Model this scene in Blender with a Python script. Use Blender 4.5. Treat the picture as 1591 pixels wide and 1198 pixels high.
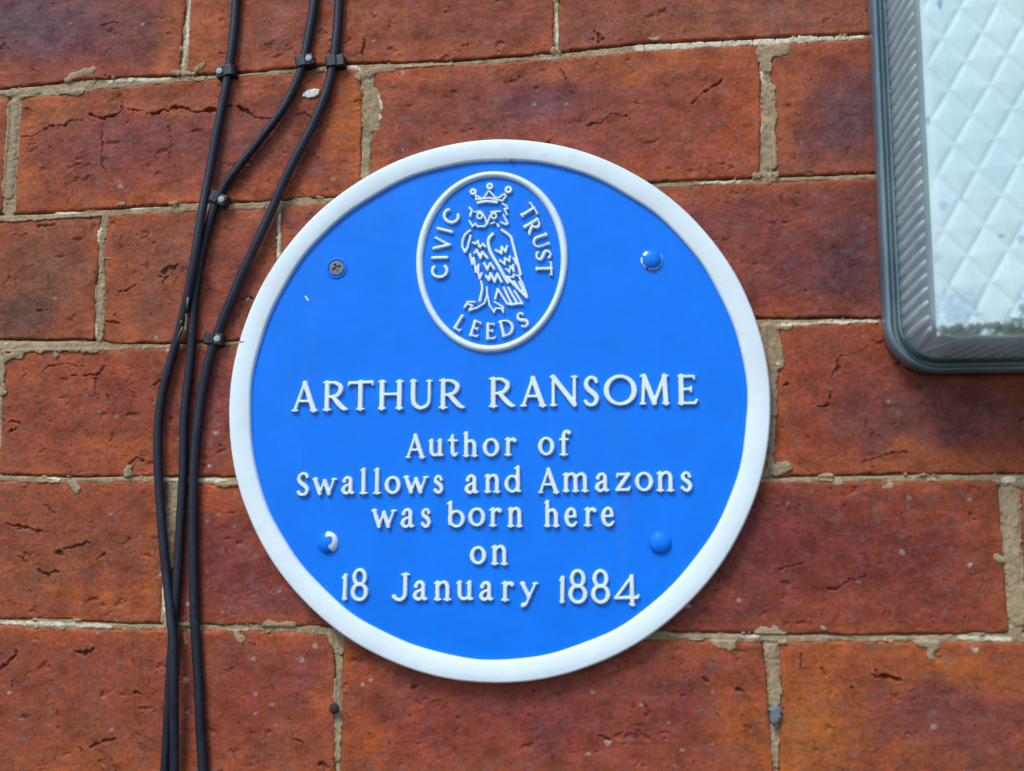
import bpy, math, random
import numpy as np
from mathutils import Matrix, Vector

R = math.radians
for o in list(bpy.data.objects):
    bpy.data.objects.remove(o)
scene = bpy.context.scene
COL = scene.collection

# ------------------------------------------------------------------ camera, sky, sun, exposure
PW, PH, F = 1591.0, 1198.0, 1500.0
xw = np.array([12795., -161., -1500.]); xw /= np.linalg.norm(xw)
zw = np.array([54., -12600., 1500.]); zw -= xw * zw.dot(xw); zw /= np.linalg.norm(zw)
yw = np.cross(zw, xw)
RW = np.array([xw, yw, zw])                 # camera vector (right, down, forward) -> world vector
c0 = np.array([777 - PW / 2, 640 - PH / 2, F]) * (550.0 / F)
CAM = -(RW @ c0)                            # millimetres; the wall face is y = 0, its origin behind the plaque's middle

cam_data = bpy.data.cameras.new('camera')
cam_data.sensor_width = 36.0
cam_data.lens = 36.0 * F / PW
cam_data.clip_start = 0.01
cam_data.clip_end = 100.0
cam_data.dof.use_dof = True               # a phone held close: everything is very slightly soft, the lamp more so
cam_data.dof.focus_distance = 0.592
cam_data.dof.aperture_fstop = 5.2
cam = bpy.data.objects.new('camera', cam_data)
COL.objects.link(cam)
cr, cd, cf = RW[:, 0], RW[:, 1], RW[:, 2]
cam.matrix_world = Matrix(((cr[0], -cd[0], -cf[0], CAM[0] / 1000), (cr[1], -cd[1], -cf[1], CAM[1] / 1000),
                           (cr[2], -cd[2], -cf[2], CAM[2] / 1000), (0, 0, 0, 1)))
scene.camera = cam

SUN = Vector((-0.30, -0.56, 0.80)).normalized()
world = bpy.data.worlds.new('World')
scene.world = world
world.use_nodes = True
wn = world.node_tree.nodes
sky = wn.new('ShaderNodeTexSky')
sky.sky_type = 'NISHITA'
sky.sun_disc = False
sky.sun_elevation = math.asin(SUN.z)
sky.sun_rotation = math.atan2(SUN.x, SUN.y)
sky.air_density = 1.0
sky.dust_density = 1.0
sky.ozone_density = 2.0
world.node_tree.links.new(sky.outputs[0], wn['Background'].inputs[0])
wn['Background'].inputs[1].default_value = 0.108

sun_data = bpy.data.lights.new('sun', 'SUN')
sun_data.energy = 1.25
sun_data.angle = R(20)
sun_data.color = (1.0, 0.98, 0.95)
sun = bpy.data.objects.new('sun', sun_data)
COL.objects.link(sun)
sun.rotation_euler = SUN.to_track_quat('Z', 'Y').to_euler()

vs = scene.view_settings
vs.view_transform = 'Standard'
vs.look = 'None'
vs.gamma = 1.0
vs.exposure = 1.0

# ------------------------------------------------------------------ helpers
MM = 0.001
rng = np.random.default_rng(7)


def W(u, v, h=0.0):
    """A point seen at (u, v) of the photograph, on the plane h millimetres in front of the wall face -> (x, z) in mm."""
    d = RW @ np.array([u - PW / 2, v - PH / 2, F])
    t = (-h - CAM[1]) / d[1]
    return np.array([CAM[0] + t * d[0], CAM[2] + t * d[2]])


def WP(pts, h=0.0):
    return np.array([W(p[0], p[1], h) for p in pts])


def vn(x, y, seed):
    xi = np.floor(x).astype(np.int64); yi = np.floor(y).astype(np.int64)
    fx = x - xi; fy = y - yi
    fx = fx * fx * (3 - 2 * fx); fy = fy * fy * (3 - 2 * fy)

    def hsh(a, b):
        h = (a * 374761393 + b * 668265263 + seed * 974634777) & 0xffffffff
        h = ((h ^ (h >> 13)) * 1274126177) & 0xffffffff
        h = h ^ (h >> 16)
        return (h & 0xffffff) / float(0xffffff)
    a = hsh(xi, yi); b = hsh(xi + 1, yi); c = hsh(xi, yi + 1); d = hsh(xi + 1, yi + 1)
    return (a + (b - a) * fx) + ((c + (d - c) * fx) - (a + (b - a) * fx)) * fy


def fbm(x, y, size, octaves=4, seed=0, gain=0.5):
    """signed noise, about -1..1; size in mm"""
    s = 0; amp = 1; tot = 0
    x = x / size; y = y / size
    for k in range(octaves):
        s = s + amp * (vn(x + 17.3 * k, y - 9.1 * k, seed + k * 31) * 2 - 1)
        tot += amp
        amp *= gain; x = x * 2.03; y = y * 2.03
    return s / tot * 1.5


def mesh_np(name, V, Q, cols=None, smooth=True, mat_idx=None, tris=None):
    me = bpy.data.meshes.new(name)
    V = np.asarray(V, dtype=np.float32); Q = np.asarray(Q, dtype=np.int32)
    n = len(Q); k = Q.shape[1]
    me.vertices.add(len(V)); me.vertices.foreach_set('co', V.ravel())
    me.loops.add(n * k); me.loops.foreach_set('vertex_index', Q.ravel())
    me.polygons.add(n)
    me.polygons.foreach_set('loop_start', np.arange(0, n * k, k, dtype=np.int32))
    if smooth:
        me.polygons.foreach_set('use_smooth', np.ones(n, dtype=bool))
    if mat_idx is not None:
        me.polygons.foreach_set('material_index', np.asarray(mat_idx, dtype=np.int32))
    if cols is not None:
        at = me.color_attributes.new('tint', 'FLOAT_COLOR', 'POINT')
        c4 = np.ones((len(V), 4), dtype=np.float32); c4[:, :3] = cols
        at.data.foreach_set('color', c4.ravel())
    me.update(calc_edges=True)
    me.validate()
    return me


def obj(name, me, mats=(), parent=None, loc=(0, 0, 0)):
    o = bpy.data.objects.new(name, me)
    COL.objects.link(o)
    o.location = loc
    if parent is not None:
        o.parent = parent
    if me is not None and not me.materials:
        for m in (mats if isinstance(mats, (list, tuple)) else [mats]):
            me.materials.append(m)
    return o


def thing(name, label, cat, loc=(0, 0, 0), group=None):
    o = bpy.data.objects.new(name, None)
    o.empty_display_size = 0.01
    COL.objects.link(o)
    o.location = loc
    o['label'] = label; o['category'] = cat
    if group: o['group'] = group
    return o


def tag(o, label, cat, group=None):
    o['label'] = label; o['category'] = cat
    if group: o['group'] = group
    return o


def local(V, c):
    """mm vertices -> metres relative to centre c (mm)"""
    return (np.asarray(V, dtype=float) - np.asarray(c, dtype=float)) * MM


def catmull(P, n=6):
    P = np.asarray(P, dtype=float)
    if len(P) < 3:
        return P
    Q = np.vstack([2 * P[0] - P[1], P, 2 * P[-1] - P[-2]])
    out = []
    for i in range(1, len(Q) - 2):
        for k in range(n):
            t = k / n
            out.append(0.5 * ((2 * Q[i]) + (-Q[i - 1] + Q[i + 1]) * t + (2 * Q[i - 1] - 5 * Q[i] + 4 * Q[i + 1] - Q[i + 2]) * t * t
                              + (-Q[i - 1] + 3 * Q[i] - 3 * Q[i + 1] + Q[i + 2]) * t ** 3))
    out.append(Q[-2])
    return np.array(out)


def seg_dist(X, Z, a, b, ra=0.0, rb=0.0):
    dx, dz = b[0] - a[0], b[1] - a[1]
    L2 = dx * dx + dz * dz + 1e-9
    t = np.clip(((X - a[0]) * dx + (Z - a[1]) * dz) / L2, 0, 1)
    return np.hypot(X - a[0] - t * dx, Z - a[1] - t * dz) - (ra + (rb - ra) * t)


def poly_dist(X, Z, P, rad):
    rad = np.broadcast_to(rad, (len(P),))
    d = np.full(X.shape, 1e9)
    for i in range(len(P) - 1):
        d = np.minimum(d, seg_dist(X, Z, P[i], P[i + 1], rad[i], rad[i + 1]))
    return d


def tube(P, rad, sides=14, caps=True):
    """verts/quads (mm) of a swept round tube through the points P (n,3)"""
    P = np.asarray(P, dtype=float); n = len(P)
    rad = np.broadcast_to(rad, (n,))
    T = np.gradient(P, axis=0); T /= np.linalg.norm(T, axis=1)[:, None]
    ref = np.array([0, 1.0, 0.0])
    A = np.cross(T, ref); A /= np.linalg.norm(A, axis=1)[:, None] + 1e-9
    B = np.cross(T, A)
    an = np.linspace(0, 2 * np.pi, sides, endpoint=False)
    V = (P[:, None, :] + rad[:, None, None] * (np.cos(an)[None, :, None] * A[:, None, :] + np.sin(an)[None, :, None] * B[:, None, :]))
    V = V.reshape(-1, 3)
    Q = []
    for i in range(n - 1):
        for k in range(sides):
            k2 = (k + 1) % sides
            Q.append((i * sides + k, i * sides + k2, (i + 1) * sides + k2, (i + 1) * sides + k))
    if caps:
        for i in (0, n - 1):
            c = len(V); V = np.vstack([V, P[i]])
            for k in range(0, sides, 2):
                q = (c, i * sides + k, i * sides + (k + 1) % sides, i * sides + (k + 2) % sides)
                Q.append(q if i else q[::-1])
    return V, np.array(Q)


def lathe(prof, n=96, cx=0.0, cz=0.0, wob=None):
    """prof: list of (radius, height in front of the wall) in mm; turned about the wall's normal"""
    an = np.linspace(0, 2 * np.pi, n, endpoint=False)
    V = []; 
    for r, h in prof:
        rr = np.full(n, float(r)) if wob is None else r + wob(an, r)
        V.append(np.stack([cx + rr * np.cos(an), np.full(n, -float(h)), cz + rr * np.sin(an)], 1))
    V = np.vstack(V)
    Q = []
    k = np.arange(n); k2 = (k + 1) % n
    for i in range(len(prof) - 1):
        Q.append(np.stack([i * n + k, i * n + k2, (i + 1) * n + k2, (i + 1) * n + k], 1))
    return V, np.vstack(Q)


def relief(dist, bbox, step, H, r, base, k_out=0.0, cols=None):
    """A rounded raised shape over the area where dist(X, Z) < 0. Border vertices are moved onto the outline."""
    x0, z0, x1, z1 = bbox
    nx = int((x1 - x0) / step) + 2; nz = int((z1 - z0) / step) + 2
    X, Z = np.meshgrid(x0 + np.arange(nx) * step, z0 + np.arange(nz) * step)
    D = dist(X, Z)
    ins = D < 0
    cell = ins[:-1, :-1] | ins[1:, :-1] | ins[:-1, 1:] | ins[1:, 1:]
    e = step * 0.25
    gx = (dist(X + e, Z) - dist(X - e, Z)); gz = (dist(X, Z + e) - dist(X, Z - e))
    g = np.hypot(gx, gz) + 1e-9
    out = D > 0
    mv = np.where(out, np.minimum(D, 1.6 * step), 0)
    X2 = X - mv * gx / g; Z2 = Z - mv * gz / g
    t = np.clip(-D / r, 0, 1)
    h = H * np.sqrt(np.clip(1 - (1 - t) ** 2.4, 0, 1))
    h = np.where(out, -0.3, 0.45 * H + 0.55 * h)
    idx = -np.ones(X.shape, dtype=np.int64)
    used = np.zeros(X.shape, bool)
    used[:-1, :-1] |= cell; used[1:, :-1] |= cell; used[:-1, 1:] |= cell; used[1:, 1:] |= cell
    idx[used] = np.arange(used.sum())
    V = np.stack([X2[used], -(base + h[used]), Z2[used]], 1)
    Q = np.stack([idx[:-1, :-1][cell], idx[:-1, 1:][cell], idx[1:, 1:][cell], idx[1:, :-1][cell]], 1)
    return V, Q


# ------------------------------------------------------------------ materials
def srgb(c):
    c = np.asarray(c, dtype=float) / 255.0
    return np.where(c <= 0.04045, c / 12.92, ((c + 0.055) / 1.055) ** 2.4)


LIT = np.array([0.95, 1.05, 1.20])          # what a white card would read in this light


def alb(c):
    """a colour as the photograph shows it -> base colour of the surface"""
    return np.clip(srgb(c) / LIT, 0.004, 0.92)


class NT:
    def __init__(self, name):
        self.m = bpy.data.materials.new(name); self.m.use_nodes = True
        self.t = self.m.node_tree; self.b = self.t.nodes['Principled BSDF']

    def n(self, typ, **kw):
        nd = self.t.nodes.new(typ)
        for k, v in kw.items():
            if k in nd.inputs: nd.inputs[k].default_value = v
            else: setattr(nd, k, v)
        return nd

    def l(self, a, b): self.t.links.new(a, b)

    def pos(self, scale=(1, 1, 1)):
        g = self.n('ShaderNodeNewGeometry')
        mp = self.n('ShaderNodeMapping'); mp.inputs['Scale'].default_value = scale
        self.l(g.outputs['Position'], mp.inputs[0])
        return mp.outputs[0]

    def noise(self, vec, scale, detail=4, rough=0.5, dist=0.0):
        nd = self.n('ShaderNodeTexNoise'); nd.inputs['Scale'].default_value = scale
        nd.inputs['Detail'].default_value = detail; nd.inputs['Roughness'].default_value = rough
        nd.inputs['Distortion'].default_value = dist
        self.l(vec, nd.inputs['Vector']); return nd.outputs[0]

    def ramp(self, fac, stops):
        nd = self.n('ShaderNodeValToRGB')
        el = nd.color_ramp.elements
        while len(el) < len(stops): el.new(0.5)
        for e, (p, c) in zip(el, stops):
            e.position = p; e.color = (*c, 1) if len(c) == 3 else c
        self.l(fac, nd.inputs[0]); return nd.outputs[0]

    def mix(self, fac, a, b, mode='MIX'):
        nd = self.n('ShaderNodeMix', data_type='RGBA', blend_type=mode)
        for s, v in ((nd.inputs[0], fac), (nd.inputs[6], a), (nd.inputs[7], b)):
            if isinstance(v, (int, float)): s.default_value = v
            elif isinstance(v, (tuple, list, np.ndarray)): s.default_value = (*v[:3], 1)
            else: self.l(v, s)
        return nd.outputs[2]

    def math(self, op, a, b=0.0, clamp=False):
        nd = self.n('ShaderNodeMath', operation=op); nd.use_clamp = clamp
        for s, v in ((nd.inputs[0], a), (nd.inputs[1], b)):
            if isinstance(v, (int, float)): s.default_value = v
            else: self.l(v, s)
        return nd.outputs[0]

    def bump(self, h, strength, dist, prev=None):
        nd = self.n('ShaderNodeBump'); nd.inputs['Strength'].default_value = strength
        nd.inputs['Distance'].default_value = dist
        self.l(h, nd.inputs['Height'])
        if prev is not None: self.l(prev, nd.inputs['Normal'])
        return nd.outputs[0]

    def out(self, color=None, rough=None, normal=None, **kw):
        for key, v in (('Base Color', color), ('Roughness', rough), ('Normal', normal)):
            if v is None: continue
            s = self.b.inputs[key]
            if isinstance(v, (int, float)): s.default_value = v
            elif isinstance(v, (tuple, list, np.ndarray)): s.default_value = (*v[:3], 1)
            else: self.l(v, s)
        for k, v in kw.items():
            self.b.inputs[k.replace('_', ' ')].default_value = v
        return self.m


W3 = lambda v: (v, v, v)


def make_brick_mat():
    t = NT('weathered_brick')
    p = t.pos(); ps = t.pos((1, 1, 1.3))
    at = t.n('ShaderNodeAttribute', attribute_name='tint')
    c = at.outputs['Color']
    n1 = t.noise(ps, 55, 9, 0.68)
    c = t.mix(1.0, c, t.ramp(n1, [(0.28, W3(0.50)), (0.5, W3(0.98)), (0.72, (1.45, 1.40, 1.35))]), 'MULTIPLY')
    n2 = t.noise(p, 26, 6, 0.6)
    c = t.mix(t.math('MULTIPLY', t.ramp(n2, [(0.5, W3(0)), (0.72, W3(1))]), 0.45), c, t.mix(1.0, c, (0.72, 1.15, 1.9), 'MULTIPLY'))
    n3 = t.noise(p, 1150, 3, 0.7)
    c = t.mix(1.0, c, t.ramp(n3, [(0.3, W3(0.84)), (0.5, W3(1.0)), (0.7, W3(1.17))]), 'MULTIPLY')
    n4 = t.noise(p, 420, 3, 0.7)
    c = t.mix(1.0, c, t.ramp(n4, [(0.32, (0.72, 0.78, 0.90)), (0.5, W3(1.0)), (0.68, (1.28, 1.24, 1.05))]), 'MULTIPLY')
    tl = t.noise(ps, 150, 5, 0.7, 0.4)
    c = t.mix(t.ramp(tl, [(0.55, W3(0)), (0.72, W3(0.75))]), c, (0.105, 0.115, 0.115))
    ty = t.noise(p, 75, 5, 0.7, 0.3)
    c = t.mix(t.ramp(ty, [(0.52, W3(0)), (0.72, W3(0.6))]), c, t.mix(1.0, c, (1.15, 1.35, 0.8), 'MULTIPLY'))
    # dark colour in small pits, pale grit
    pit = t.noise(ps, 190, 5, 0.62, 0.8)
    pm = t.ramp(pit, [(0.0, W3(1)), (0.315, W3(1)), (0.35, W3(0))])
    gate = t.ramp(t.noise(p, 30, 3, 0.5), [(0.40, W3(0.15)), (0.6, W3(1))])
    pm = t.math('MULTIPLY', pm, gate)
    c = t.mix(t.math('MULTIPLY', pm, 0.6), c, (0.03, 0.025, 0.03))
    gr = t.noise(p, 260, 2, 0.5)
    gm = t.ramp(gr, [(0.735, W3(0)), (0.765, W3(1))])
    gm = t.math('MULTIPLY', gm, t.ramp(t.noise(p, 22, 3, 0.5), [(0.45, W3(0)), (0.6, W3(0.8))]))
    c = t.mix(gm, c, (0.30, 0.30, 0.30))
    c = t.mix(t.math('MULTIPLY', t.ramp(t.noise(ps, 120, 6, 0.65), [(0.56, W3(0)), (0.7, W3(0.55))]), 0.55), c, (0.16, 0.12, 0.13))
    b1 = t.bump(n3, 0.35, 0.00025)
    b2 = t.bump(t.noise(ps, 210, 6, 0.62), 0.5, 0.0008, b1)
    b3 = t.bump(t.math('MULTIPLY', pm, -1.0), 1.0, 0.0012, b2)
    rg = t.ramp(n1, [(0.3, W3(0.9)), (0.7, W3(0.62))])
    return t.out(c, rg, b3, Specular_IOR_Level=0.28)


def make_mortar_mat():
    t = NT('old_mortar')
    p = t.pos()
    at = t.n('ShaderNodeAttribute', attribute_name='tint')
    c = at.outputs['Color']
    n1 = t.noise(p, 130, 8, 0.7)
    c = t.mix(1.0, c, t.ramp(n1, [(0.28, W3(0.62)), (0.5, W3(0.97)), (0.72, W3(1.25))]), 'MULTIPLY')
    n3 = t.noise(p, 1000, 3, 0.8)
    c = t.mix(1.0, c, t.ramp(n3, [(0.3, W3(0.65)), (0.5, W3(1.0)), (0.7, W3(1.35))]), 'MULTIPLY')
    b1 = t.bump(n3, 0.7, 0.0005)
    b2 = t.bump(n1, 0.7, 0.0010, b1)
    return t.out(c, 0.92, b2, Specular_IOR_Level=0.2)


def make_paint(name, col, rough=0.32, chips=0.0, coat=0.25, spec=0.5):
    t = NT(name)
    p = t.pos()
    n = t.noise(p, 38, 5, 0.6)
    c = t.mix(1.0, tuple(col), t.ramp(n, [(0.3, W3(0.93)), (0.7, W3(1.05))]), 'MULTIPLY')
    d = t.noise(p, 420, 4, 0.7)
    c = t.mix(t.ramp(d, [(0.70, W3(0)), (0.78, W3(chips))]), c, tuple(np.array(col) * 0.55))
    st_ = t.noise(t.pos((1, 1, .12)), 95, 5, 0.65)
    c = t.mix(t.math('MULTIPLY', t.ramp(st_, [(0.55, W3(0)), (0.75, W3(1))]), 0.035), c, (0.20, 0.24, 0.25))
    c = t.mix(t.ramp(t.noise(p, 900, 3, .6), [(0.74, W3(0)), (0.80, W3(chips * 1.4))]), c, (0.10, 0.10, 0.09))
    b1 = t.bump(t.noise(p, 160, 3, 0.5), 0.3, 0.0006)
    b2 = t.bump(t.noise(p, 700, 3, 0.6), 0.12, 0.0002, b1)
    return t.out(c, t.ramp(n, [(0.3, W3(rough * 0.85)), (0.7, W3(rough * 1.25))]), b2, Coat_Weight=coat, Coat_Roughness=0.18, Specular_IOR_Level=spec)


M_BRICK = make_brick_mat()
M_MORTAR = make_mortar_mat()
M_BLUE = make_paint('blue_gloss_enamel', (0.004, 0.188, 0.83), 0.40, 0.12, 0.0, 0.16)
M_WHITE = make_paint('white_gloss_enamel', (0.69, 0.81, 0.85), 0.36, 0.25, 0.2)
M_CHIP = make_paint('bare_white_undercoat', (0.74, 0.80, 0.80), 0.6, 0.3, 0.0)


def make_simple(name, col, rough, metal=0.0, scale=300, var=0.35, bump=0.0004, **kw):
    t = NT(name); p = t.pos()
    n = t.noise(p, scale, 5, 0.65)
    c = t.mix(1.0, tuple(col), t.ramp(n, [(0.3, W3(1 - var)), (0.7, W3(1 + var))]), 'MULTIPLY')
    return t.out(c, rough, t.bump(n, 0.5, bump), Metallic=metal, **kw)


def make_cable_mat():
    t = NT('black_cable_sheath'); p = t.pos()
    n = t.noise(p, 120, 6, 0.7)
    c = t.mix(t.ramp(n, [(0.5, W3(0)), (0.75, W3(0.5))]), (0.007, 0.011, 0.022), (0.030, 0.040, 0.060))
    sp = t.noise(p, 520, 2, 0.5)
    c = t.mix(t.ramp(sp, [(0.76, W3(0)), (0.80, W3(0.7))]), c, (0.28, 0.28, 0.27))
    return t.out(c, t.ramp(n, [(0.3, W3(0.42)), (0.7, W3(0.62))]), t.bump(n, 0.5, 0.0007), Specular_IOR_Level=0.42)


M_CABLE = make_cable_mat()
M_CLIP = make_simple('black_clip_plastic', (0.014, 0.016, 0.021), 0.45)
M_NAIL = make_simple('dull_galvanised_nail', (0.33, 0.37, 0.38), 0.75, 0.1, 900, 0.3, 0.0002)
M_RUST = make_simple('rusty_iron', (0.035, 0.022, 0.022), 0.8, 0.2, 700, 0.5)
M_STEEL = make_simple('dull_screw_steel', (0.15, 0.17, 0.20), 0.5, 0.2, 700, 0.25, 0.0002)
M_STRAW = make_simple('dry_straw', (0.24, 0.21, 0.10), 0.8)
M_SPLAT = make_simple('white_paint_splash', (0.62, 0.62, 0.56), 0.8, 0, 700, 0.4, 0.001)
M_STONE = make_simple('grey_grit', (0.13, 0.15, 0.18), 0.6, 0, 500, 0.35)

# ------------------------------------------------------------------ the wall: courses traced on the wall plane
JT = {  # bed joints: lower edge of the course above, upper edge of the course below
    0: ([(-380, 172), (0, 137), (150, 122), (280, 117), (400, 110), (540, 98), (700, 94), (860, 82), (1000, 66), (1180, 58), (1340, 51), (2120, 18)],
        [(-380, 184), (0, 151), (90, 147), (150, 138), (280, 126), (400, 117), (540, 108), (700, 102), (860, 91), (1000, 79), (1180, 70), (1340, 60), (2120, 28)]),
    1: ([(-380, 348), (0, 333), (110, 328), (224, 320), (294, 316), (400, 312), (540, 303), (1020, 282), (1180, 275), (1350, 268), (2120, 240)],
        [(-380, 358), (0, 345), (110, 338), (224, 331), (294, 328), (400, 324), (540, 313), (1020, 291), (1180, 284), (1350, 277), (2120, 250)]),
    2: ([(-380, 533), (0, 527), (107, 528), (155, 528), (170, 533), (270, 533), (400, 526), (1190, 494), (1363, 493), (2120, 480)],
        [(-380, 545), (0, 546), (107, 543), (170, 543), (270, 540), (400, 534), (1190, 507), (1363, 502), (2120, 490)]),
    3: ([(-380, 733), (0, 737), (107, 740), (240, 740), (360, 740), (1184, 741), (1366, 737), (1549, 736), (2120, 732)],
        [(-380, 745), (0, 747), (107, 750), (240, 748), (360, 753), (1184, 749), (1366, 747), (1549, 748), (2120, 745)]),
    4: ([(-380, 955), (0, 962), (100, 963), (200, 969), (320, 971), (400, 972), (500, 974), (1021, 981), (1178, 984), (1334, 986), (1591, 984), (2120, 984)],
        [(-380, 966), (0, 972), (100, 977), (200, 979), (320, 980), (400, 980), (500, 986), (1021, 994), (1178, 998), (1334, 996), (1464, 998), (1591, 999), (2120, 1000)]),
}
JT = {k: (WP(a), WP(b)) for k, (a, b) in JT.items()}


def shifted(P, dz):
    Q = P.copy(); Q[:, 1] += dz; return Q


flat = lambda z: np.array([[-460.0, z], [640.0, z]])
z_top0 = JT[0][0][:, 1].mean() + 79; z_bot5 = JT[4][1][:, 1].mean() - 83
COURSES = {   # course: (upper edge, lower edge)
    -1: (flat(z_top0 + 88), flat(z_top0 + 6)),
    0: (flat(z_top0), JT[0][0]), 1: (JT[0][1], JT[1][0]), 2: (JT[1][1], JT[2][0]),
    3: (JT[2][1], JT[3][0]), 4: (JT[3][1], JT[4][0]), 5: (JT[4][1], flat(z_bot5)), 6: (flat(z_bot5 - 9), flat(z_bot5 - 90))}
PERP = {   # vertical joints: (left side points, right side points)
    -1: [([(40, -200)], [(50, -200)]), ([(590, -200)], [(600, -200)]), ([(1180, -200)], [(1190, -200)]), ([(1780, -200)], [(1790, -200)])],
    0: [([(-312, 50)], [(-302, 50)]), ([(289, 0), (283, 60), (279, 110)], [(296, 0), (293, 60), (291, 110)]),
        ([(859, 0), (860, 79)], [(868, 0), (868, 79)]), ([(1440, 0)], [(1450, 0)]), ([(2030, 0)], [(2040, 0)])],
    1: [([(15, 156), (11, 220), (5, 299)], [(33, 156), (28, 220), (24, 299)]), ([(558, 113), (562, 150), (560, 277)], [(582, 113), (580, 190), (574, 277)]),
        ([(1177, 79), (1182, 118), (1183, 167), (1180, 252)], [(1202, 79), (1197, 118), (1205, 167), (1202, 204), (1204, 252)]), ([(1800, 100)], [(1812, 100)])],
    2: [([(157, 339), (154, 381), (149, 453), (147, 515)], [(167, 339), (162, 381), (163, 453), (160, 515)]), ([(430, 330), (429, 400), (429, 500)], [(437, 330), (437, 400), (437, 500)]),
        ([(1000, 400)], [(1010, 400)]), ([(1640, 400)], [(1652, 400)])],
    3: [([(-12, 560), (-14, 700)], [(6, 560), (2, 630), (-3, 730)]), ([(590, 600)], [(600, 600)]), ([(1190, 532), (1194, 620), (1193, 718)], [(1213, 532), (1207, 620), (1202, 718)]),
        ([(1825, 600)], [(1837, 600)])],
    4: [([(-330, 800)], [(-320, 800)]), ([(258, 751), (259, 820), (252, 900), (250, 955)], [(276, 751), (271, 820), (263, 900), (262, 955)]), ([(905, 850)], [(915, 850)]),
        ([(1552, 760), (1558, 850), (1566, 950)], [(1588, 760), (1590, 850), (1590, 950)]), ([(2190, 850)], [(2200, 850)])],
    5: [([(-90, 1080)], [(-80, 1080)]), ([(516, 993), (521, 1038), (520, 1114), (520, 1190)], [(533, 993), (531, 1038), (531, 1114), (527, 1190)]),
        ([(1186, 1000), (1192, 1040), (1194, 1100), (1202, 1190)], [(1212, 1000), (1214, 1040), (1212, 1100), (1209, 1190)]), ([(1880, 1080)], [(1892, 1080)])],
    6: [([(250, 1300)], [(260, 1300)]), ([(895, 1300)], [(905, 1300)]), ([(1560, 1300)], [(1572, 1300)]), ([(2200, 1300)], [(2210, 1300)])],
}
XL, XR = W(-380, 600)[0], W(2080, 600)[0]


def ev(P, t, by_x=True):
    P = P[np.argsort(P[:, 0 if by_x else 1])]
    return np.interp(t, P[:, 0 if by_x else 1], P[:, 1 if by_x else 0])


BR = []   # (course, upper poly, lower poly, left poly, right poly)
for k, (up, lo) in COURSES.items():
    lefts = [np.array([[XL, 0.0]])] + [WP(p[1]) for p in PERP[k]]
    rights = [WP(p[0]) for p in PERP[k]] + [np.array([[XR, 0.0]])]
    for a, b in zip(lefts, rights):
        if b[:, 0].mean() - a[:, 0].mean() > 12 and a[:, 0].mean() < XR:
            b = b.copy(); b[:, 0] = np.minimum(b[:, 0], XR)
            BR.append((k, up, lo, a, b))

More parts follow.
